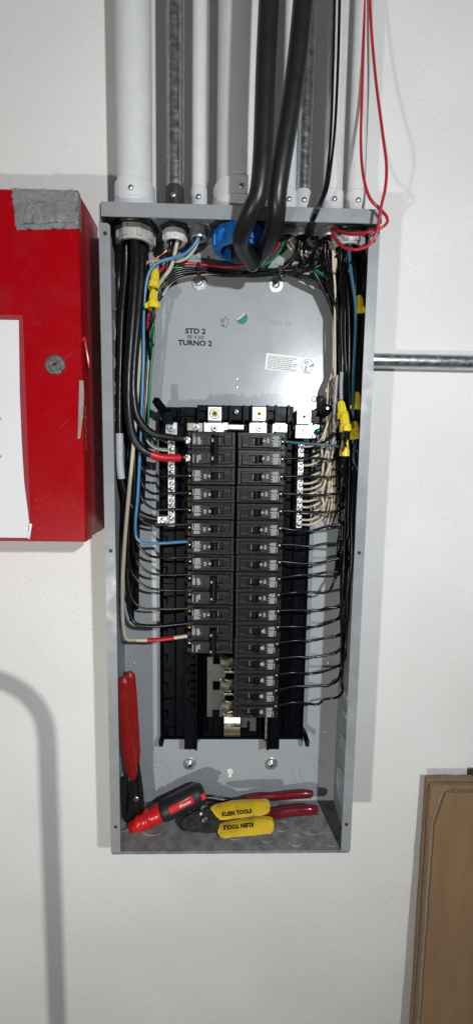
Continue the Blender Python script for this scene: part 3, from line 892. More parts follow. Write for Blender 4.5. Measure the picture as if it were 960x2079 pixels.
# ------------------------------------------------------------------ wires
def wire(pts, r, m, label, group=None, name='wire', sub=7, n=8, cat='wire', rnd=0.0):
    sp = spline(pts, sub)
    r0 = max(r) if isinstance(r, tuple) else r
    for q in sp:                       # wires inside the box stay inside its walls
        if 0 < q.y < WY and ZB < q.z < ZT-.002:
            lim = HX-TH-r0-.0004
            q.x = max(-lim, min(lim, q.x)); q.y = min(q.y, BY-r0-.0004)
    base = sp[-1]
    rr = [r[0]+(r[1]-r[0])*i/(len(sp)-1) for i in range(len(sp))] if isinstance(r, tuple) else r
    mb = MB(); mb.tube(sp, rr, n); mb.v = [q-base for q in mb.v]
    o = mb.build(name, m, None, 60); o.location = base
    tag(o, label, cat, group)
    return o, sp
def wrap(o, sp, test, r, m, name='tape', n=12):
    pts = [q for q in sp if test(q)]
    if len(pts) < 2: return
    dense = []
    for i in range(len(pts)-1):
        for k in range(4): dense.append(pts[i].lerp(pts[i+1], k/4))
    dense.append(pts[-1])
    rr = [r*(1+.016*((i*7) % 5-2)/4) for i in range(len(dense))]
    mb = MB(); mb.tube(dense, rr, n); mb.v = [q-o.location for q in mb.v]
    c = mb.build(name, m, None, 60); c.parent = o
    return c
ZIN = ZT-.012
def top(X, dx=0, dy=0, z=ZIN): return V(X+dx, .05+dy, z)
TL = -.0705                      # where wires meet the terminals of the short column
Xpx = lambda px, py, Y: at(px, py, Y).x

# thick feeders
o, sp = wire([top(K1, .010, .004), (288, 500, .052), (287, 560, .05), (280, 650, .046), (272, 740, .044), (271, 800, .044), (281, 850, .044), (308, 879, .045), (345, 888, .047), V(TL-.006, .048, rowz(0)+.002)], (.0076, .0048), M_WBLACK2, 'thick black cable bending into the upper 100 amp lug', 'thick feeder cables', 'cable', n=14, cat='cable')
wrap(o, sp, lambda q: q.x > TL-.0115 and q.z < .1, .0042, M_COPPER, 'bare_copper')
e = sp[-1]; mb = MB(); mb.tube([e+V(-.003, 0, 0)-o.location, e+V(.004, 0, 0)-o.location], .0038, 10); c = mb.build('bare_copper', M_COPPER); c.parent = o
o, sp = wire([top(K1, -.001, -.008), (277, 520, .038), (273, 600, .034), (266, 690, .032), (261, 770, .032), (262, 840, .033), (271, 885, .036), (290, 913, .040), (320, 927, .044), (350, 930, .047), V(TL-.006, .048, rowz(1)+.001)], (.0076, .0048), M_WBLACK2, 'thick black cable wrapped in red tape entering the 100 amp breaker', 'thick feeder cables', 'cable', n=14, cat='cable')
x0 = Xpx(304, 928, .042)
wrap(o, sp, lambda q: q.x > x0 and q.x < TL-.010 and q.z < .1, .0059, M_REDTAPE, 'red_tape', 14)
e = sp[-1]; mb = MB(); mb.tube([e+V(-.006, 0, 0)-o.location, e+V(.004, 0, 0)-o.location], .0038, 10); c = mb.build('bare_copper', M_COPPER); c.parent = o
o, sp = wire([top(K1, -.013, .0), (256, 540, .058), (248, 640, .056), (244, 760, .055), (243, 880, .053), (246, 965, .055), (256, 1005, .058), (272, 1034, .060), (298, 1050, .062), (330, 1057, .066)], .0048, M_WBLACK2, 'black cable with white tape curving into the ground lug', None, 'cable', n=12, cat='cable')
za, zb_ = at(244, 878, .055).z, at(245, 976, .055).z
wrap(o, sp, lambda q: zb_ < q.z < za, .0056, M_WTAPE, 'white_tape', 12)
for i, (X_, Y, zend, r_) in enumerate([(-.172, .070, -.10, .0050), (-.163, .084, -.16, .0055), (-.155, .072, -.12, .0050), (-.147, .086, -.20, .0055), (-.139, .080, -.10, .0048),
                                    (-.168, .090, -.22, .0045), (-.133, .088, -.14, .0042), (-.158, .060, -.08, .0042)]):
    x_end = -.168+.0035*(i % 4)
    pts = [top(K1, -.016+.0045*i, .008*((i % 3)-1))]
    for k in range(6):
        f = k/5
        pts.append(V(X_+(x_end-X_)*f*f+RNG.uniform(-.0015, .0015), Y+RNG.uniform(-.002, .002), .26+(zend-.26)*f))
    pts.append(V(x_end, .093, zend-.04))
    wire(pts, (r_, r_*.72), M_WBLACK2, 'black cable hanging in the bundle under the large grey bushing', 'black cables under the large grey bushing', 'cable', n=10, cat='cable')
# cream wire with red tape, blue wire, heavy black wire to the lowest two-pole breaker
o, sp = wire([top(K1, .014, .012), (292, 560, .068), (288, 660, .062), (283, 740, .055), (277, 830, .048), (271, 910, .042), (262, 1000, .042), (253, 1110, .046), (249, 1200, .050), (252, 1280, .052), (258, 1298, .052), (275, 1299.5, .053), (320, 1299, .055), V(TL, .049, rowz(12)+.012)], .0029, M_WCREAM, 'cream wire with red tape feeding the lowest two-pole breaker', n=10)
xa, xb = Xpx(293, 1299, .055), Xpx(362, 1299, .055)
wrap(o, sp, lambda q: xa < q.x < xb and q.z < -.2, .0034, M_REDTAPE, 'red_tape', 10)
wire([top(K3, .001, -.002), (406, 470, .046), (398, 492, .046), (378, 514, .048), (350, 524, .048), (322, 533, .046), (305, 550, .046), (296, 585, .048), (292, 640, .050), (292, 720, .050), (288, 830, .052), (284, 930, .052), (280, 1010, .052), (275, 1072, .052), (278, 1092, .052), (290, 1102, .052), (320, 1103, .052), V(TL, .050, rowz(6)+.0045)], .0023, M_WBLUE, 'bright blue wire running from small metal connector to a breaker', n=10)
wire([top(K1, .018, .014), (284, 560, .08), (276, 700, .078), (266, 850, .072), (262, 1000, .066), (259, 1100, .064), (258, 1190, .062), (264, 1246, .058), (276, 1266, .056), (305, 1271, .055), V(TL, .050, rowz(11)+.006)], .0030, M_WBLACK, 'heavier black wire curving into the lowest two-pole breaker', n=10)
# thin wires of the short column
thin = {2: ((286, 946), (292, 956), (310, 966), 967), 3: ((286, 970), (291, 987), (308, 1001), 1002), 4: ((284, 1000), (292, 1018), (312, 1033), 1035), 5: ((283, 1046), (291, 1058), (312, 1065), 1066),
        7: ((271, 1082), (280, 1106), (304, 1128), 1133), 8: ((271, 1105), (279, 1140), (304, 1163), 1168), 9: ((258, 1138), (270, 1166), (298, 1192), 1199), 10: ((260, 1178), (268, 1214), (286, 1233), 1237)}
K_src = {2: K2, 3: K2, 4: K2, 5: K1+.02, 7: K1+.018, 8: K1+.016, 9: K1+.012, 10: K1+.020}
for r, (p1, p2, p3, ye) in thin.items():
    m = M_WBROWN if r == 10 else M_WBLACK
    lb = ('thin brown wire feeding a breaker between the two-pole ones' if r == 10 else
          'thin black wire curving to the breaker %s in the red-taped column' % ORDS[r])
    y = .056+.0016*(r % 4)
    px = p1[0]+RNG.uniform(-3, 2)
    pts = [top(K_src[r], RNG.uniform(-.004, .004), .004)]
    if r in (2, 3, 4): pts += [(352, 520, .06), (322, 556, .068), (303, 600, .07+.002*r), (297, 680, .072)]
    else: pts += [(290, 560, .075), (288+RNG.uniform(-3, 3), 680, .075)]
    pts += [(px+8, 780, y+.010), (px+3, 860, y+.006)]
    if p1[1] > 960: pts.append((px+1, 930, y+.003))
    if p1[1] > 1050: pts.append((px, 1010, y))
    pts += [(p1[0], p1[1]-24, y), (*p1, y), (*p2, y), (*p3, y-.001), (345, ye-1, .053), V(TL, .0505, at(378, ye-2, .0505).z)]
    wire(pts, .0020 if r != 10 else .0016, m, lb, 'thin branch wires of the red-taped column')
# wires to the neutral bar on this side
wire([(311, 625, .058), (312, 690, .060), (306, 760, .062), (302, 840, .064), (303, 890, .066), (318, 908, .068), V(NB_L-.005, .072, at(345, 912, .07).z)], .0018, M_WGREEN, 'green wire dropping from yellow connector to the neutral bar')
wire([(318, 560, .062), (308, 640, .070), (304, 720, .070), (298, 800, .070), (292, 858, .068), (296, 890, .067), (312, 908, .068), (328, 914, .069), V(NB_L-.005, .072, at(345, 915, .07).z)], .0018, M_WPINK, 'beige wire curving down into the neutral bar by thick cables')
wire([(300, 700, .078), (298, 800, .08), (306, 870, .08), (325, 892, .078), V(NB_L-.005, .074, at(345, 900, .07).z)], .0017, M_WCREAM, 'cream wire passing behind thick cable into the neutral bar')
wire([(306, 590, .066), (303, 690, .068), (296, 780, .072), (291, 880, .075), (288, 930, .078)], .0018, M_WGREEN, 'green wire hanging behind the bright blue wire')
for i, (px, Y) in enumerate([(298, .074), (302, .078), (295, .082), (289, .088), (306, .086)]):
    wire([(px+12, 590, Y-.01), (px+3, 640, Y), (px, 720, Y), (px-5, 820, Y), (px-10, 920, Y), (px-14, 1020, Y+.002)], .0018, M_WBLACK, 'thin black wire hanging behind the bright blue wire', 'thin black wires behind the blue wire')

# copper, cream and black wires from the small bushing
wire([top(K2, -.004, .006), (345, 500, .056), (330, 516, .056), (318, 524, .058), (312, 536, .062), (309, 560, .068)], .0012, M_COPPER, 'bare copper ground wire bending out of the small bushing')
wire([top(K2, .006, .0), (358, 500, .050), (354, 520, .054), (346, 545, .058), (334, 562, .062), (322, 580, .064), (314, 610, .066)], .0028, M_WCREAM, 'thick cream wire leaving the small pale bushing')
wire([top(K2, -.003, -.003), (346, 500, .048), (342, 530, .058), (336, 560, .066), (324, 600, .07)], .0030, M_WBLACK, 'thick black wire leaving the small pale bushing')
wire([top(K3, .004, 0), (408, 470, .050), (400, 495, .052), (384, 520, .056), (365, 530, .060), (330, 530, .064), (300, 533, .068), (292, 545, .074)], .0021, M_WCREAM, 'cream wire running beside the blue one from metal connector')
wire([top(K3, -.005, 0), (398, 470, .050), (392, 500, .056), (372, 528, .062), (342, 545, .066), (318, 575, .068)], .0018, M_WBLACK, 'black wire leaving the connector shared with the blue wire')

# harness across the top
H = .078
def harness(src, pts, r, m, label, grp='wires of the harness under the bushings', **k):
    return wire([src]+pts, r, m, label, grp, **k)
harness(top(K5, -.006, 0), [(575, 475, .055), (566, 497, .06), (548, 521, .066), (520, 536, .072), (480, 542, .076), (440, 541, .078), (405, 537, .076), (370, 535, .072), (345, 537, .066), (330, 546, .062), (320, 556, .060)], .0022, M_WRED, 'red wire swinging down from connector across the harness')
harness(top(K5, .004, 0), [(580, 475, .052), (572, 500, .058), (556, 523, .064), (532, 540, .072), (490, 547, .078), (450, 548, .080), (405, 545, .078), (370, 544, .074), (340, 545, .068), (322, 552, .063)], .0022, M_WGREEN, 'green wire swinging down beside the red one across the harness')
blk = [(0, 0), (3, .003), (6, -.003), (9, .006), (-3, .002), (12, .001), (-6, -.002)]
for i, (dyp, dY) in enumerate(blk):
    k = K6 if i < 4 else K7
    sx = 0 if i < 4 else 40
    harness(top(k, (-.007, -.003, .002, .007, -.011, -.007, -.002)[i], 0), [(606+i*4+sx*.8, 478, .055), (600+i*3+sx*.7, 505, .060), (588+i*2+sx*.6, 530, .068), (566+sx*.35, 546+dyp*.4, .074+dY), (520, 552+dyp*.5, H+dY), (460, 553+dyp*.6, H+.003+dY), (405, 548+dyp*.6, H+dY), (362, 553+dyp*.8, .074+dY), (335, 570+dyp, .070+dY), (318, 596+dyp, .070+dY), (308, 640, .074+dY), (302, 720, .078+dY), (298-i, 820, .080+dY)], .0019, M_WBLACK, 'glossy black wire in the harness tied across the top')
harness(top(K7, .002, -.004), [(664, 478, .05), (652, 505, .054), (634, 532, .060), (606, 548, .068), (568, 548, .074), (520, 546, .079), (460, 549, .081), (405, 553, .080), (365, 562, .076), (335, 582, .072), (316, 612, .072)], .0018, M_WBROWN, 'brown wire sweeping from connector into the harness')
harness((655, 548, .078), [(630, 550, .08), (595, 551, .08), (555, 549, .08), (520, 551, .08), (470, 556, .08), (420, 556, .08), (380, 560, .08), (350, 572, .08), (330, 600, .08)], .0018, M_WPINK, 'beige wire lying in the middle of the harness')
harness((668, 566, .084), [(650, 556, .084), (630, 551, .084), (600, 549, .084), (560, 547, .084), (500, 546, .084)], .0019, M_WGREEN, 'short green wire leaving the harness towards the black bundle')
harness(top(K5, .008, .002), [(580, 480, .06), (586, 500, .07), (598, 512, .076), (616, 518, .08), (640, 528, .082), (664, 545, .082), (678, 575, .08)], .0020, M_WCREAM, 'cream wire crossing behind black wires towards the black bundle')
for i in range(4):
    harness((560+10*i, 553+i*2, .076+.003*i), [(600, 556+2*i, .077), (628, 566+3*i, .076), (652, 577+3*i, .074), (674, 592+4*i, .07), (686, 640, .068), (690+i*2, 720, .066)], .0018, M_WBLACK, 'black wire leaving the harness to drop into the bundle')
for i, (dx, px) in enumerate([(-.010, 655), (-.004, 662), (.006, 668)]):
    harness(top(K7, dx, .004), [(px, 485, .055), (px-3, 510, .06), (px+2, 545, .062), (px+10, 580, .062), (680+i*3, 620, .060), (688+i*4, 700, .06), (690+3*i, 780, .062)], .0019, M_WBLACK, 'black wire dropping straight from metal connector into the bundle')

rt = random.Random(4)
for i in range(9):
    k = K6 if i < 4 else K7
    x_ = 610+i*8
    end = [(674+2*i, 640, .07), (688+i, 760, .07)] if i % 2 else [(560-6*i, 553+i, .082), (470, 556, .084), (380, 556, .084)]
    mid = [(x_+rt.uniform(-6, 10), 480+rt.uniform(-6, 8), .05+rt.uniform(-.006, .01)), (x_+rt.uniform(-8, 18), 512+rt.uniform(-8, 8), .055+rt.uniform(-.01, .015)), ((x_+8 if i % 2 else x_-14)+rt.uniform(-8, 12), 545+rt.uniform(-10, 8), .066+rt.uniform(-.008, .01))]
    wire([top(k, rt.uniform(-.008, .008), .004)]+mid+end, rt.choice([.0017, .0020, .0023]), M_WBLACK, 'loose black wire sagging out of line below the metal connectors', 'loose black wires below the metal connectors')
wire([top(K5, .003, .004), (588, 486, .06), (602, 508, .072), (626, 512, .08), (655, 520, .086), (676, 540, .086)], .0020, M_WPINK, 'beige wire hooked behind the loose black wires')
wire([(610, 548, .070), (634, 546, .068), (652, 556, .066), (668, 572, .066), (682, 600, .072)], .0020, M_WGREEN, 'bright green wire crossing in front of the loose black wires')
# main cables: two cut ends in front of the top edge and a stub in the blue bushing
mainA = [V(.030, -.075, .80), V(.028, -.072, .60), V(.024, -.068, .45), (524, 396, -.060), (511, 425, -.054), (499, 452, -.042), (490, 478, -.026), (489, 494, -.010), (497, 511, .010), (505, 523, .024), (513, 536, .038)]
o, sp = wire(mainA, (.0112, .0108), M_WMAIN, 'thick black main cable whose bent end hangs in front', 'thick main cables with cut ends', 'main_cable', n=20, cat='cable', sub=10)
mb = MB(); e = sp[-1]; ax = (sp[-1]-sp[-2]).normalized()
mb.lathe([(0, .0108), (.003, .0098), (.0052, .0070), (.006, .003)], e-o.location, ax, 20, cap0=False); c = mb.build('end_cap', M_WMAIN); c.parent = o
mainB = [V(.078, -.060, .80), V(.070, -.056, .60), V(.060, -.052, .45), (562, 396, -.040), (561, 430, -.032), (556, 462, -.016), (546, 492, .008), (533, 514, .034), (520, 527, .058), (508, 534, .082)]
o, sp = wire(mainB, (.0118, .0114), M_WMAIN, 'thick black main cable sweeping behind the bent one', 'thick main cables with cut ends', 'main_cable', n=20, cat='cable', sub=10)
mb = MB(); e = sp[-1]; ax = (sp[-1]-sp[-2]).normalized()
mb.lathe([(0, .0114), (.004, .010), (.0055, .006)], e-o.location, ax, 20, cap0=False); c = mb.build('end_cap', M_WMAIN); c.parent = o
o, sp = wire([V(K4-.006, .052, ZT-.01), (485, 490, .052), (483, 512, .050), (484, 524, .048)], .0105, M_WMAIN, 'short black cable stub poking out of the blue bushing', None, 'main_cable', n=18, cat='cable')
mb = MB(); e = sp[-1]; ax = (sp[-1]-sp[-2]).normalized()
mb.lathe([(0, .0105), (.003, .009), (.004, .005)], e-o.location, ax, 18, cap0=False); c = mb.build('end_cap', M_WMAIN); c.parent = o

# red looped wire and the black pair over the top edge
wire([top(K7, -.001, -.006), (672, 466, .028), (684, 490, .010), (700, 503, -.006), (722, 507, -.014), (745, 500, -.018), (762, 478, -.022), (768, 450, -.024), (774, 415, -.026), (781, 385, -.026), (784, 340, -.018), (776, 270, .0), (762, 160, .02), (752, 40, .03), (748, -80, .035)], .0019, M_WRED, 'bright red wire sagging low over the corner of the box', 'red wires over the corner of the box', cat='wire', n=10)
wire([(742, -80, .04), (738, 60, .038), (734, 200, .03), (732, 290, .014), (736, 350, -.004), (745, 390, -.012), (754, 408, -.014), (770, 424, -.014), (784, 440, -.016), (785, 452, -.018), (772, 463, -.018), (745, 472, -.012), (715, 476, .002), (692, 470, .018), (678, 458, .034), top(K7, .004, -.008)], .0019, M_WRED, 'bright red wire curling across the grey bushing at the box corner', 'red wires over the corner of the box', cat='wire', n=10)
for i in range(2):
    wire([top(K6, .004+.005*i, -.006), (622+6*i, 462, .020), (632+4*i, 448, -.004), (640+4*i, 430, -.014), (650+4*i, 408, -.016), (658+5*i, 385, -.014), (666+6*i, 330, .004), (672+8*i, 250, .02), (676+10*i, 120, .02), (680+10*i, -60, .02)], .0019, M_WBLACK, 'thin black wire passing over the top edge and up', 'pair of black wires over the top edge')

# long column: black wires from each breaker into the bundle and up to the bushing
TR = .0712
for r in range(17):
    zt_ = rowz(r)+.0008
    pe = at(580-.7*r, 895+33.6*r, .05)
    Y0 = .051
    yp = [898, 932, 967, 1003, 1039, 1074, 1107, 1141, 1167, 1203, 1238, 1270, 1301, 1331, 1364, 1394, 1426][r]
    f = r/16.0
    lane = (r*5) % 9
    bx = lambda y: (694-(12*max(0, (y-1050))/400))+lane*(4.4-2.6*max(0, min(1, (y-950)/450)))
    Y1 = .038+.006*((r*7) % 6)
    turn = RNG.choice([14, 20, 26, 34, 44])+RNG.uniform(-3, 4)
    if r == 0:
        pts = [V(TR, .0505, zt_), (600, 899, .047), (640, 902, .042), (672, 905, .042), (690, 908, .046), (700, 922, .055), (706, 950, .062), (710, 1010, .068)]
        wire(pts, .0021, M_WTEAL, 'dull blue wire crossing from bundle to the uppermost breaker', 'branch wires of the cream-wired column')
        continue
    early = r <= 4
    if early:
        pts = [V(TR, .0505, zt_), (600+RNG.uniform(-8, 8), yp+RNG.uniform(-1.5, 2), .050), (640+RNG.uniform(-12, 10), yp+RNG.uniform(-2, 4), .047), (670, yp+RNG.uniform(-2, 2), .045), (688, yp-3+2*(r % 2), .048), (bx(yp), yp-14, .054), (bx(yp)+2, yp-50, Y1+.01)]
    else:
        X_t = bx(yp-60)
        pts = [V(TR-.0006*r/4, .0505, zt_), (598+RNG.uniform(-6, 8), yp+RNG.uniform(-1, 2.5), .050), (636+RNG.uniform(-14, 10), yp+RNG.uniform(-2, 4), .050+RNG.uniform(-.004, .006)), (662+RNG.uniform(-5, 4), yp-3+RNG.uniform(-3, 2), .051), (X_t-12+RNG.uniform(-3, 5), yp-turn*.42+RNG.uniform(-3, 3), .052), (X_t-1, yp-turn*1.3, Y1+.008), (X_t+RNG.uniform(-3, 3), yp-turn*1.3-50, Y1+.006)]
    y = yp-160
    while y > 620:
        pts.append((bx(y)+RNG.uniform(-3.5, 3.5), y, Y1+RNG.uniform(-.003, .003)))
        y -= 95
    pts += [(692+lane*4.2, 580, Y1), (692+lane*3.2, 520, .045+.003*(r % 4)), top(K8, -.013+lane*.0032, .010*((r % 3)-1))]
    wire(pts, .0020, M_WBLACK, 'black wire from the bundle to the %s breaker of the cream-wired column' % ORDS[r], 'branch wires of the cream-wired column')
# more of the bundle
for i in range(44):
    X_ = RNG.uniform(.146, .175); Y = RNG.uniform(.050, .092); r_ = RNG.choice([.0018, .0022, .0026, .0031])
    if X_ > .160: Y = RNG.uniform(.030, .090)
    ye = RNG.choice([-.02, -.06, -.10, -.15]) if i > 10 else RNG.uniform(-.02, .06)
    xe = RNG.uniform(.163, .173)
    pts = [top(K8, (X_-.156)*.75, RNG.uniform(-.010, .012))]
    n_ = 7
    for k in range(n_):
        f = k/(n_-1)
        pts.append(V(X_+(xe-X_)*f**2.5+RNG.uniform(-.0034, .0034), Y+(.07-Y)*f*f+RNG.uniform(-.002, .002), .262+(ye-.262)*f))
    pts.append(V(xe, .088, ye-.03))
    wire(pts, r_, M_WBLACK, 'black wire hanging in the dense bundle beside the yellow connectors', 'black wires in the dense bundle')
wire([top(K8, .004, -.012), (708, 510, .030), (713, 560, .028), (720, 610, .028), (722, 650, .028), (720, 710, .028), (717, 770, .030), (716, 830, .032), (716, 870, .04), (716, 900, .044)], .0024, M_WTEAL, 'dull blue wire running down the front of the bundle', n=10)
wire([(722, 888, .036), (718, 915, .036), (717, 932, .036), (722, 948, .038), (728, 960, .046), (724, 1000, .06)], .0022, M_WTEAL, 'dull blue wire hanging under yellow connector by the box edge')
# cream wires into the other neutral bar
ys = [907, 921, 931, 945, 958, 968, 982, 994, 1004, 1018, 1030, 1042, 1056, 1066]
for i, ye in enumerate(ys):
    z = at(612, ye, .066).z
    if i in (1, 4):
        wire([V(NB_R+.003, .071, z), (630, ye+1, .068), (650, ye-5, .066), (668, ye-18, .064), (684, ye-42, .066), (692, ye-100, .07)], .0017, M_WBLACK, 'black wire among the cream ones on the neutral bar', 'black wires on the neutral bar with cream wires')
        continue
    kx = 676-(i*5 % 8)*2.4
    Y = .056+.0022*(i*3 % 8)
    pts = [V(NB_R+.0035, .071, z), (626, ye-.5, .067), (640, ye-5, .064), (652+2*(i % 3), ye-16, Y), (662-(i % 4)*3, ye-40, Y)]
    y = ye-85
    while y > 560:
        f_ = (y-560)/400.0
        if i % 5 == 0 or y > 770: pts.append((kx+(676-kx)*.3+4*(1-f_)+RNG.uniform(-1.8, 1.8), y, Y+.004))
        else: pts.append((698+(i % 4)*4+RNG.uniform(-2, 2), y, .089+.001*(i % 4)))
        y -= 80
    if i % 5 == 0: pts += [(676+(i % 3)*3, 540, .056+.003*(i % 3)), (674+(i % 4)*2, 500, .052), top(K7, -.003+.003*(i % 4), .002)]
    else: pts += [(700+(i % 4)*3, 540, .085), top(K8, -.008+.004*(i % 4), .012)]
    wire(pts, .0018, M_WPINK if i % 3 else M_WCREAM, 'cream wire curving into the neutral bar, in a fan of look-alikes', 'cream wires on the neutral bar')
for i in range(5):
    x_ = 664+i*4.5
    wire([top(K8, -.008+.003*i, .012), (698+i, 540, .088), (697+i*1.5, 620, .090), (693+i*1.5, 700, .088), (680+i*3, 770, .078), (x_, 850, .070), (x_-3, 930, .070), (x_-5, 990+12*i, .078), (x_-14, 1040+8*i, .092)], .0018, M_WPINK if i % 2 else M_WCREAM, 'cream wire hanging loose behind the fan of cream wires', 'loose cream wires behind the fan')
# grey-taped splices
for i, (x0, y0, x1, y1, Y, r) in enumerate([(683, 762, 678, 868, .040, .0026), (693, 756, 692, 812, .036, .0028), (686, 856, 677, 878, .036, .0026), (679, 886, 674, 905, .046, .0024)]):
    wire([(x0, y0, Y), ((x0+x1)/2-1, (y0+y1)/2, Y), (x1, y1, Y)], r, M_GTAPE, 'pale grey taped splice among the wires beside yellow connectors', 'grey taped splices', 'taped_splice', n=10, cat='tape')
wire([(680, 878, .038), (668, 890, .045), (650, 900, .055), V(NB_R+.006, .07, at(615, 903, .066).z)], .0018, M_WBLACK, 'black wire from the grey tape to the lugs')

# ------------------------------------------------------------------ yellow wire connectors
def wire_nut(px0, py0, px1, py1, Y0, Y1, label, s=1.0):
    a, d = at(px0, py0, Y0), at(px1, py1, Y1)      # tip, open end
    shift = max(0, max(a.x, d.x)+.0090*s-(HX-TH)); a.x -= shift; d.x -= shift
    L = (d-a).length
    t = thing('wire_nut', label, 'wire connector', a, 'yellow wire connectors')
    ax = (d-a).normalized()
    R = ax.to_track_quat('Z', 'Y').to_matrix().to_4x4()
    mb = MB()
    mb.lathe([(0, .0032*s), (.0012, .0042*s), (L*.55, .0056*s), (L*.60, .0066*s), (L*.68, .0076*s), (L, .0080*s), (L, .0064*s), (L*.8, .0055*s)], (0, 0, 0), (0, 0, 1), 20)
    for k in range(10):
        a_ = 2*PI*k/10
        mb.M = Matrix.Rotation(a_, 4, 'Z')
        mb.add([(.0042*s, -.0005, .003), (.0048*s, 0, .003), (.0042*s, .0005, .003), (.0055*s, -.0005, L*.54), (.0061*s, 0, L*.54), (.0055*s, .0005, L*.54)], [(0, 1, 4, 3), (1, 2, 5, 4), (0, 2, 1), (3, 4, 5)])
    mb.M = Matrix.Identity(4)
    o = mb.build('shell', M_YELLOW, t, 40); o.matrix_local = R
    for sg in (-1, 1):
        mb = MB()
        mb.prism([(sg*.0060*s, L*.58), (sg*.0090*s, L*.72), (sg*.0110*s, L*.78), (sg*.0112*s, L*.985), (sg*.0060*s, L*.985)], -.0016*s, .0016*s, bev=.0004)
        w = mb.build('wing', M_YELLOW, t, 40); w.matrix_local = R @ Matrix.Rotation(RNG.uniform(-.5, .5)+(1.2 if shift > 0 else 0), 4, 'Z')
    return t
wire_nut(317, 548, 312, 586, .046, .044, 'yellow wire connector above another, beside the bright blue wire')
wire_nut(312, 589, 311, 627, .042, .040, 'yellow wire connector hanging over twisted black and green wires')
wire_nut(728, 600, 730, 638, .030, .032, 'lone yellow wire connector tucked against the box side by blue wire')
wire_nut(691, 814, 696, 850, .030, .028, 'yellow wire connector on the grey tape, partly covered by another', 1.05)
wire_nut(698, 838, 701, 876, .020, .018, 'frontmost yellow wire connector, overlapping the one on grey tape', 1.08)
wire_nut(720, 855, 722, 891, .030, .032, 'yellow wire connector with dull blue wire hanging below it')
wire_nut(728, 796, 726, 832, .036, .036, 'yellow wire connector above the one with hanging blue wire', .95)
wire_nut(722, 762, 724, 796, .060, .062, 'yellow wire connector half hidden behind the dull blue wire', .9)
wire_nut(700, 890, 699, 926, .034, .034, 'yellow wire connector below the overlapping pair, between black wires', .95)
# twisted tails under the connectors
for (px, py, Y, n_) in [(311, 627, .044, 3), (701, 874, .022, 4), (722, 890, .034, 3), (726, 830, .038, 3), (731, 636, .044, 3), (699, 924, .036, 4)]:
    for i in range(n_):
        ph = RNG.uniform(0, 6); A_ = RNG.uniform(2, 4.5)
        pts = [(px+RNG.uniform(-2, 2), py-4, Y)]
        for k in range(1, 6):
            pts.append((px-k*.8+A_*math.sin(ph+k*1.3), py+k*15, Y+.004*k*.7+.002*math.cos(ph+k)))
        pts.append((px-6, py+110, Y+.028))
        wire(pts, .0017, M_WBLACK if not (px == 311 and i == 2) else M_WGREEN, 'thin wire tail twisting down out of a yellow connector', 'wire tails under yellow connectors')
wire([(310, 590, .056), (305, 625, .058), (301, 645, .06), (299, 670, .066)], .002, M_WRED, 'short red wire beside the pair of yellow connectors')

# cable ties
def cable_tie(px, py, Y, rr, label, tilt=0.0):
    c = at(px, py, Y)
    t = thing('cable_tie', label, 'cable tie', c, 'black cable ties on the harness')
    mb = MB(); mb.tube([V(.0006*math.sin(k), rr*.8*math.cos(2*PI*k/20), rr*math.sin(2*PI*k/20)) for k in range(21)], .0016, 6, 1.0, False); mb.build('strap', M_TIE, t)
    mb = MB(); mb.box(-.0030, .0030, -rr*.8-.005, -rr*.8, -.0025, .0035, .0006); mb.box(-.0016, .0016, -rr*.8-.004, -rr*.8-.0028, .0035, .0075, .0003); mb.build('head', M_TIE, t)
cable_tie(404, 549, .078, .0085, 'black cable tie round the harness above a washer, near blue wire')
cable_tie(567, 555, .078, .0085, 'black cable tie round the harness beside the main cables')

# ------------------------------------------------------------------ red cabinet
RX, RZB, RZT, RYF = -.2095, -.1155, .343, .0075
cab = thing('red_cabinet', 'glossy red steel cabinet with lock and posted sheet on the wall', 'cabinet', (-.45, WY, RZB))
def cp(mb, name, m, smooth=35, parent=None):
    mb.v = [q-cab.location for q in mb.v]
    o = mb.build(name, m, None, smooth); o.parent = parent or cab
    return o
mb = MB(); mb.box(-.70, RX-.0012, RYF+.030, WY-.0005, RZB+.003, RZT+.003, .0015); body = cp(mb, 'cabinet_body', M_REDSIDE, 0)
mb = MB(); mb.box(-.703, RX, RYF, RYF+.0295, RZB, RZT, .0016); door = cp(mb, 'door', M_RED, 0)
c = at(113, 741, RYF)
mb = MB(); mb.lathe([(0, .0135), (.0016, .0135), (.0030, .0122), (.0032, .0100), (.0024, .0096)], c, (0, -1, 0), 32)
mb.m = 1; mb.box(c.x-.0032, c.x+.0030, RYF-.0027, RYF-.0022, c.z-.0004, c.z+.0016); mb.box(c.x-.0005, c.x+.0010, RYF-.0027, RYF-.0022, c.z-.0020, c.z+.0024)
lk = cp(mb, 'lock_cylinder', [M_CHROME, M_SLOT], parent=door)
# plastic sleeve with a printed sheet
a, d = at(46, 640, RYF), at(66, 1096, RYF)
mb = MB(); mb.box(-.66, (a.x+d.x)/2+.000, RYF-.0006, RYF-.0002, d.z-.002, a.z, 0); slv = cp(mb, 'clear_sleeve', M_SLEEVE, 0)
pp = [at(0, 651, RYF-.001), at(39, 650, RYF-.001), at(41, 800, RYF-.001), at(45, 900, RYF-.001), at(50, 980, RYF-.001), at(57, 1035, RYF-.001), at(60, 1060, RYF-.001), at(60, 1092, RYF-.001), at(0, 1090, RYF-.001)]
out = [(-.655, pp[0].z)]+[(q.x, q.z) for q in pp[1:-1]]+[(-.655, pp[-1].z)]
mb = MB(); mb.prism(out, RYF-.0012, RYF-.0008); sh = cp(mb, 'posted_sheet', M_PAPER, 0, slv)
mb = MB()
q0, q1 = at(58, 1062, RYF-.0012), at(66, 1064, RYF-.0012)
mb.add([q0, q1, at(61, 1094, RYF-.0012), at(58, 1094, RYF-.0012)], [(0, 1, 2, 3)]); cp(mb, 'curled_corner', M_STICKER, 0, slv)
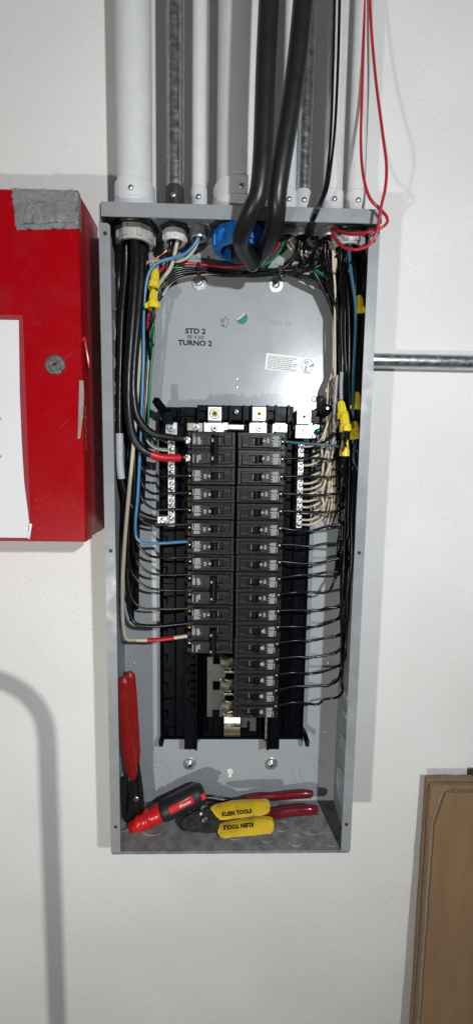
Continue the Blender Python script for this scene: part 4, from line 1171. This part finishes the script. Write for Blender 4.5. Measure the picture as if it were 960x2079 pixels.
for ch, px, py in (('d', 1.5, 850), ('e', 2, 926), (':', 0, 806), ('.', .5, 1041)):
    me = text_mesh(ch, .0055, M_INK, 0)
    o = put(me, 'printed_letter', at(px, py, RYF-.0014)); o.matrix_world = Matrix.Translation(-cab.location) @ o.matrix_world; o.parent = sh
# worn patches and a small red seal on the door's edge
mb = MB(); pts = [at(x, y, RYF-.0002) for x, y in ((162, 772), (170, 773), (171.5, 800), (169, 845), (163.5, 890), (158.5, 891), (160, 840))]
mb.prism([(q.x, q.z) for q in pts], RYF-.0006, RYF-.0001); cp(mb, 'glue_residue', M_TAN, 0, door)
mb = MB()
for k in range(26):
    z = at(176, 826+k*3.4, .02).z; y = .0165+RNG.uniform(-.002, .002); l = RNG.uniform(.001, .0035)
    mb.box(RX-.0002, RX+.00015, y, y+l, z, z+RNG.uniform(.0006, .002))
cp(mb, 'scratch', M_SCRATCH, 0, door)
mb = MB(); rs = random.Random(21)
for k in range(34):
    px_, py_ = rs.uniform(70, 165), 1000+95*rs.random()**.7
    if k % 4 == 0: px_, py_ = rs.uniform(70, 165), rs.uniform(480, 1000)
    a_ = rs.gauss(-.9, .5); l_ = rs.uniform(3, 14) if k % 6 else 26
    p_, q_ = at(px_, py_, RYF-.00025), at(min(166, px_+l_*math.cos(a_)), min(1097, py_+l_*math.sin(a_)), RYF-.00025)
    d_ = (q_-p_).normalized(); w_ = V(-d_.z, 0, d_.x)*rs.uniform(.00012, .0003)
    mb.add([p_-w_, q_-w_*.3, q_+w_*.3, p_+w_], [(0, 1, 2, 3)])
cp(mb, 'scratch', mat('rubbed_paint_scratch', (.38, .055, .065), .6), 0, door)
mb = MB(); s0 = V(RX+.002, .016, at(172, 690, .016).z)
mb.tube([s0, s0+V(.002, -.001, -.012), s0+V(.004, 0, -.028), s0+V(.0045, .001, -.036)], [.0022, .0017, .0022, .0012], 8); mb.box(s0.x-.003, s0.x+.0025, .0125, .0185, s0.z-.003, s0.z+.003, .0006)
o = cp(mb, 'seal_tag', M_WRED, parent=door)
# duct tape over the top corner
rr_ = random.Random(5)
def tape_patch(corners, name, label, sag=.0012, nx=26, nz=16, side=0.0, seed=1, ragged=0.0):
    rq = random.Random(seed)
    vs = []; fs = []
    offs = [[rq.gauss(0, .0005) for _ in range(nx+1)] for _ in range(nz+1)]
    for j in range(nz+1):
        rag = rq.uniform(-ragged, ragged)
        for i in range(nx+1):
            u, v = i/nx, j/nz
            q = corners[0]*(1-u)*(1-v)+corners[1]*u*(1-v)+corners[2]*u*v+corners[3]*(1-u)*v
            q = q+V(rag*(1-u), 0, 0)
            wv = .5+.5*math.sin(u*9+v*3+seed)*math.sin(v*7-u*4+seed*2)
            lift = .0004+.0022*abs(math.sin(u*23+v*13+seed*3)*math.cos(v*17-u*7))**2+.0013*wv*math.sin(PI*min(1, u*1.05))*math.sin(PI*min(1, v*1.1)*.95)+abs(offs[j][i])*.5
            q = V(q.x, q.y-lift, q.z)
            vs.append(q)
        if side:
            e = vs[-1]
            vs.append(V(RX+.0006, e.y+.0025, e.z)); vs.append(V(RX+.0010, e.y+side, e.z-.001))
    w = nx+1+(2 if side else 0)
    for j in range(nz):
        for i in range(w-1):
            fs.append((j*w+i, j*w+i+1, (j+1)*w+i+1, (j+1)*w+i))
    bm_ = bmesh.new()
    vv = [bm_.verts.new(q) for q in vs]
    for f in fs: bm_.faces.new([vv[i] for i in f])
    bmesh.ops.solidify(bm_, geom=list(bm_.faces), thickness=-.00025)
    bm_.verts.index_update()
    mb = MB(); mb.add([q.co.copy() for q in bm_.verts], [[q.index for q in f.verts] for f in bm_.faces]); bm_.free()
    base = corners[3].copy(); mb.v = [q-base for q in mb.v]
    o = mb.build(name, M_DUCT, None, 80); o.location = base
    tag(o, label, 'tape')
    return o
q = [V(at(24, 395, RYF).x, RYF, RZT+.0), V(RX-.0002, RYF, RZT+.0), at(159, 465, RYF), at(35, 468, RYF)]
q[2].x = RX-.0002
tape_patch(q, 'duct_tape', 'wide wrinkled silver duct tape over the corner of red cabinet', side=.009, seed=3, ragged=.0012)
q = [V(at(62, 410, RYF).x, RYF-.0014, at(62, 411, RYF).z), V(RX-.0004, RYF-.0014, at(160, 408, RYF).z), V(RX-.0004, RYF-.0014, at(160, 452, RYF).z), V(at(44, 430, RYF).x, RYF-.0014, at(50, 458, RYF).z)]
tape_patch(q, 'duct_tape', 'narrower crumpled strip of silver tape stuck over the wide one', seed=8, nx=30, nz=10, ragged=.002)

# ------------------------------------------------------------------ cardboard leaning on the wall
cb = thing('cardboard_box', 'flattened brown cardboard box leaning against the wall', 'cardboard box', (.62, .06, -1.55))
def bp(mb, name, m, smooth=0):
    mb.v = [q-cb.location for q in mb.v]
    o = mb.build(name, m, None, smooth); o.parent = cb; return o
def sheet(x0, ztop, x1, zb, Yt, Yb, th, cut=0.0, rag=0.0, seed=1, lean=0.0, cutx=.016):
    cutx = cutx if cut else 0.0
    """one board: outline in X-Z with a ragged edge, leaning from Yb at the floor to Yt at its top"""
    rq = random.Random(seed)
    pts = []
    for k in range(41):
        z = zb+(ztop-cut-zb)*k/40
        pts.append((x0+lean*(1-k/40)+rq.uniform(-rag, rag), z))
    for k in range(40):
        pts.append((x0+cutx+(x1-x0-cutx)*k/39, ztop+rq.uniform(-rag, rag)))
    pts.append((x1, zb))
    mb = MB(); mb.prism(pts, 0, th)
    for i, q in enumerate(mb.v):
        f = (q.z-zb)/(ztop-zb)
        mb.v[i] = V(q.x, q.y+Yb+(Yt-Yb)*f, q.z)
    return mb
zt0 = at(862, 1583, .076).z
X0 = at(866, 1590, .076).x
bp(sheet(X0, zt0, X0+.62, -1.55, .078, .042, .009, 0, .0006, 2, -.012), 'back_board', M_CARDE)
bp(sheet(X0+.002, zt0-.004, X0+.63, -1.55, .066, .030, .008, .0, .0008, 3, -.012), 'middle_board', M_CARD)
bp(sheet(X0+.0075, zt0-.010, X0+.64, -1.55, .058, .020, .0065, .058, .0007, 4, -.016), 'front_board', M_CARD)
bp(sheet(X0+.0040, zt0-.0085, X0+.63, -1.55, .0640, .0260, .0022, .058, .0006, 6, -.016), 'liner', M_CARDG)
mb = MB()
for k in range(110):
    x = X0+.030+k*.0052
    f = ((zt0-.0085)+1.55)/(zt0+1.55)
    mb.box(x, x+.0028, .0600, .0635, zt0-.018, zt0-.0082+RNG.uniform(-.0012, .0012))
o = bp(mb, 'flute', M_CARDE); o['kind'] = 'stuff'
mb = MB(); x1 = at(985, 1560, .088).x
mb.box(at(955.5, 1570, .088).x, x1+.3, .070, .086, -1.55, at(955, 1556, .088).z, .001)
t = thing('dark_board', 'dark brown board standing behind the flattened cardboard', 'board', (x1, .08, -1.55))
mb.v = [q-t.location for q in mb.v]; o = mb.build('board', mat('dark_brown_board', (.05, .03, .022), .6, var=.3, vscale=40), None, 0); o.parent = t

# ------------------------------------------------------------------ tools on the box's floor
def tool(name, label, cat, base):
    return thing(name, label, cat, base)
def tpart(t, mb, name, m, smooth=40, parent=None):
    mb.v = [q-t.location for q in mb.v]
    o = mb.build(name, m, None, smooth); o.parent = parent or t; return o
def smoothtube(pts, radii, sub=6):
    sp = spline(pts, sub); out = []
    n = len(pts)-1
    for i in range(len(sp)):
        f = i/sub; k = min(int(f), n-1); u = f-k; u = u*u*(3-2*u)
        out.append(radii[k]*(1-u)+radii[k+1]*u)
    return sp, out

# red-handled pliers standing against the side wall
t = tool('pliers', 'red-handled pliers standing jaws down against the box side', 'pliers', at(268, 1672, .055))
sp, rr = smoothtube([(252, 1374, .048), (252, 1385, .048), (253, 1420, .047), (256, 1480, .046), (262, 1530, .046), (268, 1566, .047), (270, 1580, .048)], [.005, .0094, .0104, .0104, .0102, .0090, .0052])
mb = MB(); mb.tube(sp, rr, 14, .8); tpart(t, mb, 'handle', M_TRED)
sp, rr = smoothtube([(262, 1364, .070), (264, 1374, .070), (267, 1410, .070), (271, 1470, .069), (275, 1520, .068), (277, 1548, .067)], [.005, .0086, .0090, .0088, .0084, .0062])
mb = MB(); mb.tube(sp, rr, 14, .8); tpart(t, mb, 'handle', M_TRED)
sp, rr = smoothtube([(269, 1572, .050), (271, 1600, .053), (273, 1630, .056), (270, 1655, .057), (262, 1676, .056)], [.004, .0060, .0105, .0110, .0050])
mb = MB(); mb.tube(sp, rr, 10, .55); tpart(t, mb, 'jaw', M_DARKMET, 30)
sp, rr = smoothtube([(277, 1545, .066), (281, 1580, .066), (284, 1615, .064), (283, 1650, .062), (276, 1674, .060)], [.0045, .0055, .0065, .0080, .0050])
mb = MB(); mb.tube(sp, rr, 10, .55); tpart(t, mb, 'jaw', M_DARKMET, 30)
mb = MB(); c = at(277, 1622, .050); screw_head(mb, c, (0, -1, 0), .0042, .002, False); tpart(t, mb, 'pivot_bolt', [M_STEEL, M_SLOT])

# screwdriver with black and red grip
d0, d1 = at(414, 1606, .060), at(262, 1682, .040)
ax = (d1-d0).normalized(); LD = (d1-d0).length
t = tool('screwdriver', 'screwdriver with black and red handle slanting on the box floor', 'screwdriver', d1)
mb = MB()
mb.lathe([(0, .0085), (.0015, .0125), (.006, .0160), (.014, .0176), (.030, .0172), (.050, .0170), (.066, .0168), (.072, .0150), (.074, .0135)], d0, ax, 28)
grip = tpart(t, mb, 'grip', M_TBLK)
mb = MB(); mb.lathe([(.074, .0146), (.076, .0150), (.084, .0142), (.090, .0118), (.094, .0130), (.0955, .0150), (.099, .0150), (.101, .0122), (.108, .0112), (.110, .0122), (.1125, .0128), (.115, .0116), (.118, .0098), (.127, .0090), (.129, .0050)], d0, ax, 28)
tpart(t, mb, 'collar', M_TRED2)
mb = MB(); mb.lathe([(.129, .0032), (LD+.012, .0032)], d0, ax, 12); tpart(t, mb, 'shaft', M_STEEL)
# patch on the grip facing out: frame with x along the grip, y up
ex_ = -ax; nrm = (CAMLOC-(d0+ax*.03)).normalized(); nrm = (nrm-ex_*nrm.dot(ex_)).normalized()
nrm = (Matrix.Rotation(.22, 3, ex_) @ nrm); ey_ = nrm.cross(ex_)
Mg = Matrix((ex_, ey_, nrm)).transposed().to_4x4(); Mg.translation = d0+ax*.036
mb = MB(); nn = 10
vs = []; fs = []
for i in range(nn+1):
    a_ = (-.32+.64*i/nn)
    for x_ in (-.0215, .0185): vs.append((x_+.0015*i/nn*4*0, .0179*math.sin(a_), .0179*math.cos(a_)))
for i in range(nn): fs.append((2*i, 2*i+1, 2*i+3, 2*i+2))
mb.M = Mg; mb.add(vs, fs); mb.M = Matrix.Identity(4)
tpart(t, mb, 'badge', M_TRED2, parent=grip)
me = text_mesh('Milwaukee', .0062, M_PRINT, .00015, .72, shear=.3)
o = link('badge_print', me, None, Matrix.Translation(-t.location) @ Mg @ Matrix.Translation((.004, -.0006, .0183))); o.parent = grip
mb = MB(); mb.M = Mg; mb.add([(-.006, .0040, .0181), (.010, .0052, .0181), (.0165, .0062, .0181), (.0105, .0044, .0181)], [(0, 1, 2, 3)]); mb.M = Matrix.Identity(4)
tpart(t, mb, 'badge_stroke', M_PRINT, 0, parent=grip)
mb = MB(); mb.M = Mg; mb.box(.0300, .0385, -.0085, .0010, .0128, .0148, .001); mb.M = Matrix.Identity(4); tpart(t, mb, 'end_inset', M_TRED2, parent=grip)

# wire stripper with two yellow grips
t = tool('wire_stripper', 'wire stripper with two yellow lettered grips on the box floor', 'wire stripper', at(480, 1690, .030))
def tilted(pix, Yt, th, yslope=0.0, y0=1650):
    """outline seen in the photograph on a board leaning back, as a solid of thickness th"""
    front = [at(x, y, Yt-(y-y0)*yslope) for x, y in pix]
    backp = [q+V(0, th*.95, -th*.25) for q in front]
    n = len(pix)
    bm_ = bmesh.new()
    f = [bm_.verts.new(q) for q in front]; bk = [bm_.verts.new(q) for q in backp]
    bm_.faces.new(f); bm_.faces.new(list(reversed(bk)))
    for i in range(n): bm_.faces.new((f[i], bk[i], bk[(i+1) % n], f[(i+1) % n]))
    bmesh.ops.bevel(bm_, geom=list(bm_.edges), offset=.0016, segments=3, affect='EDGES', clamp_overlap=True)
    bmesh.ops.recalc_face_normals(bm_, faces=bm_.faces); bm_.verts.index_update()
    mb = MB(); mb.add([q.co.copy() for q in bm_.verts], [[q.index for q in f_.verts] for f_ in bm_.faces]); bm_.free()
    return mb
SL = .00055
g1 = tpart(t, tilted([(426, 1643), (438, 1637), (470, 1631), (515, 1628), (540, 1626), (548, 1631), (549, 1643), (546, 1652), (535, 1656), (500, 1659), (455, 1665), (446, 1666), (441, 1657), (433, 1650)], .036, .010, SL), 'grip', M_TYEL, 50)
g2 = tpart(t, tilted([(440, 1684), (450, 1675), (490, 1668), (530, 1662), (550, 1663), (556, 1669), (557, 1683), (552, 1693), (520, 1696), (480, 1699), (452, 1704), (444, 1698)], .026, .010, SL, 1680), 'grip', M_TYEL, 50)
def tool_text(px0, py0, px1, py1, Yt, y0, size, parent, flip=False):
    pt = lambda x, y: at(x, y, Yt-(y-y0)*SL)
    a_, b_ = pt(px0, py0), pt(px1, py1)
    ex = (b_-a_).normalized(); up = pt((px0+px1)/2, (py0+py1)/2-8)-(a_+b_)*.5
    n_ = ex.cross(up).normalized()
    if n_.y > 0: n_ = -n_
    ey = n_.cross(ex)
    if flip: ex, ey = -ex, -ey
    Mt = Matrix((ex, ey, n_)).transposed().to_4x4(); Mt.translation = (a_+b_)*.5+n_*.0004-t.location
    o = link('grip_lettering', text_mesh('KLEIN TOOLS', size, M_INK, .00048, .97, spacing=1.08), None, Mt); o.parent = parent
tool_text(453, 1654, 508, 1647, .036, 1650, .0075, g1); tool_text(456, 1680, 512, 1674, .026, 1680, .0075, g2, True)
tpart(t, tilted([(362, 1672), (372, 1660), (395, 1648), (418, 1640), (428, 1642), (438, 1652), (443, 1662), (446, 1672), (444, 1690), (420, 1694), (398, 1690), (375, 1690)], .042, .006, SL), 'steel_blades', M_DARKMET, 40)
mb = MB(); c = at(416, 1666, .030); mb.lathe([(0, .0062), (.0022, .0060), (.003, .0045)], c, (0, -1, .3), 18); tpart(t, mb, 'pivot', M_DARKMET)
for px, py in ((388, 1668), (399, 1668), (408, 1652)):
    mb = MB(); c = at(px, py, .034); mb.lathe([(0, .0021), (.001, .0019), (.001, .0010)], c, (0, -1, .3), 12); tpart(t, mb, 'gauge_hole', M_STEEL)

# dark red dipped pliers lying behind
t = tool('pliers', 'pliers with dark red dipped handles lying on box floor', 'pliers', at(500, 1640, .08))
sp, rr = smoothtube([(496, 1624, .084), (504, 1622, .084), (530, 1618, .084), (560, 1617, .083), (590, 1614, .082), (618, 1612, .081), (631, 1612, .081), (635, 1613, .081)], [.0060, .0066, .0070, .0068, .0070, .0074, .0066, .003])
mb = MB(); mb.tube(sp, rr, 16, .85); tpart(t, mb, 'handle', M_TMAR, 60)
sp, rr = smoothtube([(500, 1657, .062), (515, 1656, .062), (540, 1654, .062), (570, 1650, .061), (600, 1646, .060), (628, 1644, .059), (641, 1645, .059), (645, 1646, .059)], [.0070, .0082, .0088, .0088, .0086, .0086, .0076, .003])
mb = MB(); mb.tube(sp, rr, 16, .85); tpart(t, mb, 'handle', M_TMAR, 60)
sp, rr = smoothtube([(400, 1622, .082), (430, 1622, .083), (460, 1627, .083), (497, 1624, .084)], [.0035, .0040, .0052, .0056])
mb = MB(); mb.tube(sp, rr, 10, .6); tpart(t, mb, 'shank', M_DARKMET, 40)
sp, rr = smoothtube([(420, 1634, .074), (450, 1642, .070), (480, 1652, .066), (505, 1656, .062)], [.006, .0095, .0085, .0062])
mb = MB(); mb.tube(sp, rr, 10, .6); tpart(t, mb, 'shank', M_DARKMET, 40)
sp, rr = smoothtube([(404, 1646, .050), (412, 1641, .049), (421, 1636, .050)], [.004, .0062, .0025])
mb = MB(); mb.tube(sp, rr, 10, .6); tpart(t, mb, 'tip', M_DARKMET, 40)
# thin black cord along the back of the floor
wire([(412, 1616, .094), (430, 1616, .094), (455, 1620, .094), (478, 1622, .094), (490, 1618, .094)], .0018, M_WBLACK, 'thin black cord lying behind the tools on box floor', cat='cord', name='cord')
wire([(249, 1580, .052), (250, 1610, .054), (252, 1640, .058), (258, 1668, .06)], .0045, M_DARKMET, 'dark rod standing behind the red-handled pliers', cat='rod', name='dark_rod')  # plain dark rod beside the plier jaws

# ------------------------------------------------------------------ unseen hand truck, added so its handle casts a shadow on the wall
ht = thing('unseen_hand_truck', 'added grey tubular hand truck, unseen, casting a curved shadow on the wall', 'hand truck', (-.62, -.20, -1.55))
def hp(mb, name, m, smooth=40, parent=None):
    mb.v = [q-ht.location for q in mb.v]
    o = mb.build(name, m, None, smooth); o.parent = parent or ht; return o
xr, yh = -.3695, -.20
arc = [V(xr, yh, -1.50), V(xr, yh, -1.0), V(xr, yh, -.70), V(xr, yh, -.56)]
arc += [V(-.452+.082*math.cos(k*PI/12), yh, -.488+.078*math.sin(k*PI/12)) for k in range(7)]
arc += [V(-.62, yh, -.410)]
arc += [V(-.788-.082*math.sin(k*PI/12), yh, -.488+.078*math.cos(k*PI/12)) for k in range(7)]
arc += [V(-1.24-xr, yh, -.56), V(-1.24-xr, yh, -.70), V(-1.24-xr, yh, -1.0), V(-1.24-xr, yh, -1.50)]
mb = MB(); mb.tube(spline(arc, 5), .0125, 16); hp(mb, 'frame_tube', M_TUBE)
for z in (-1.12, -1.38):
    mb = MB(); mb.tube([V(xr, yh, z), V(-1.24-xr, yh, z)], .010, 12); hp(mb, 'crossbar', M_TUBE)
mb = MB(); mb.box(xr+.02, -1.26-xr, yh-.22, yh+.01, -1.55, -1.544); hp(mb, 'toe_plate', M_TUBE, 0)
for s in (xr-.04, -1.20-xr):
    mb = MB(); mb.lathe([(0, .05), (.004, .085), (.04, .085), (.044, .05)], (s-.022, yh+.10, -1.465), (1, 0, 0), 28); w = hp(mb, 'wheel', M_RUBBER)
    mb = MB(); mb.tube([V(s, yh+.10, -1.465), V(s, yh, -1.44)], .008, 8); hp(mb, 'axle_bracket', M_TUBE)
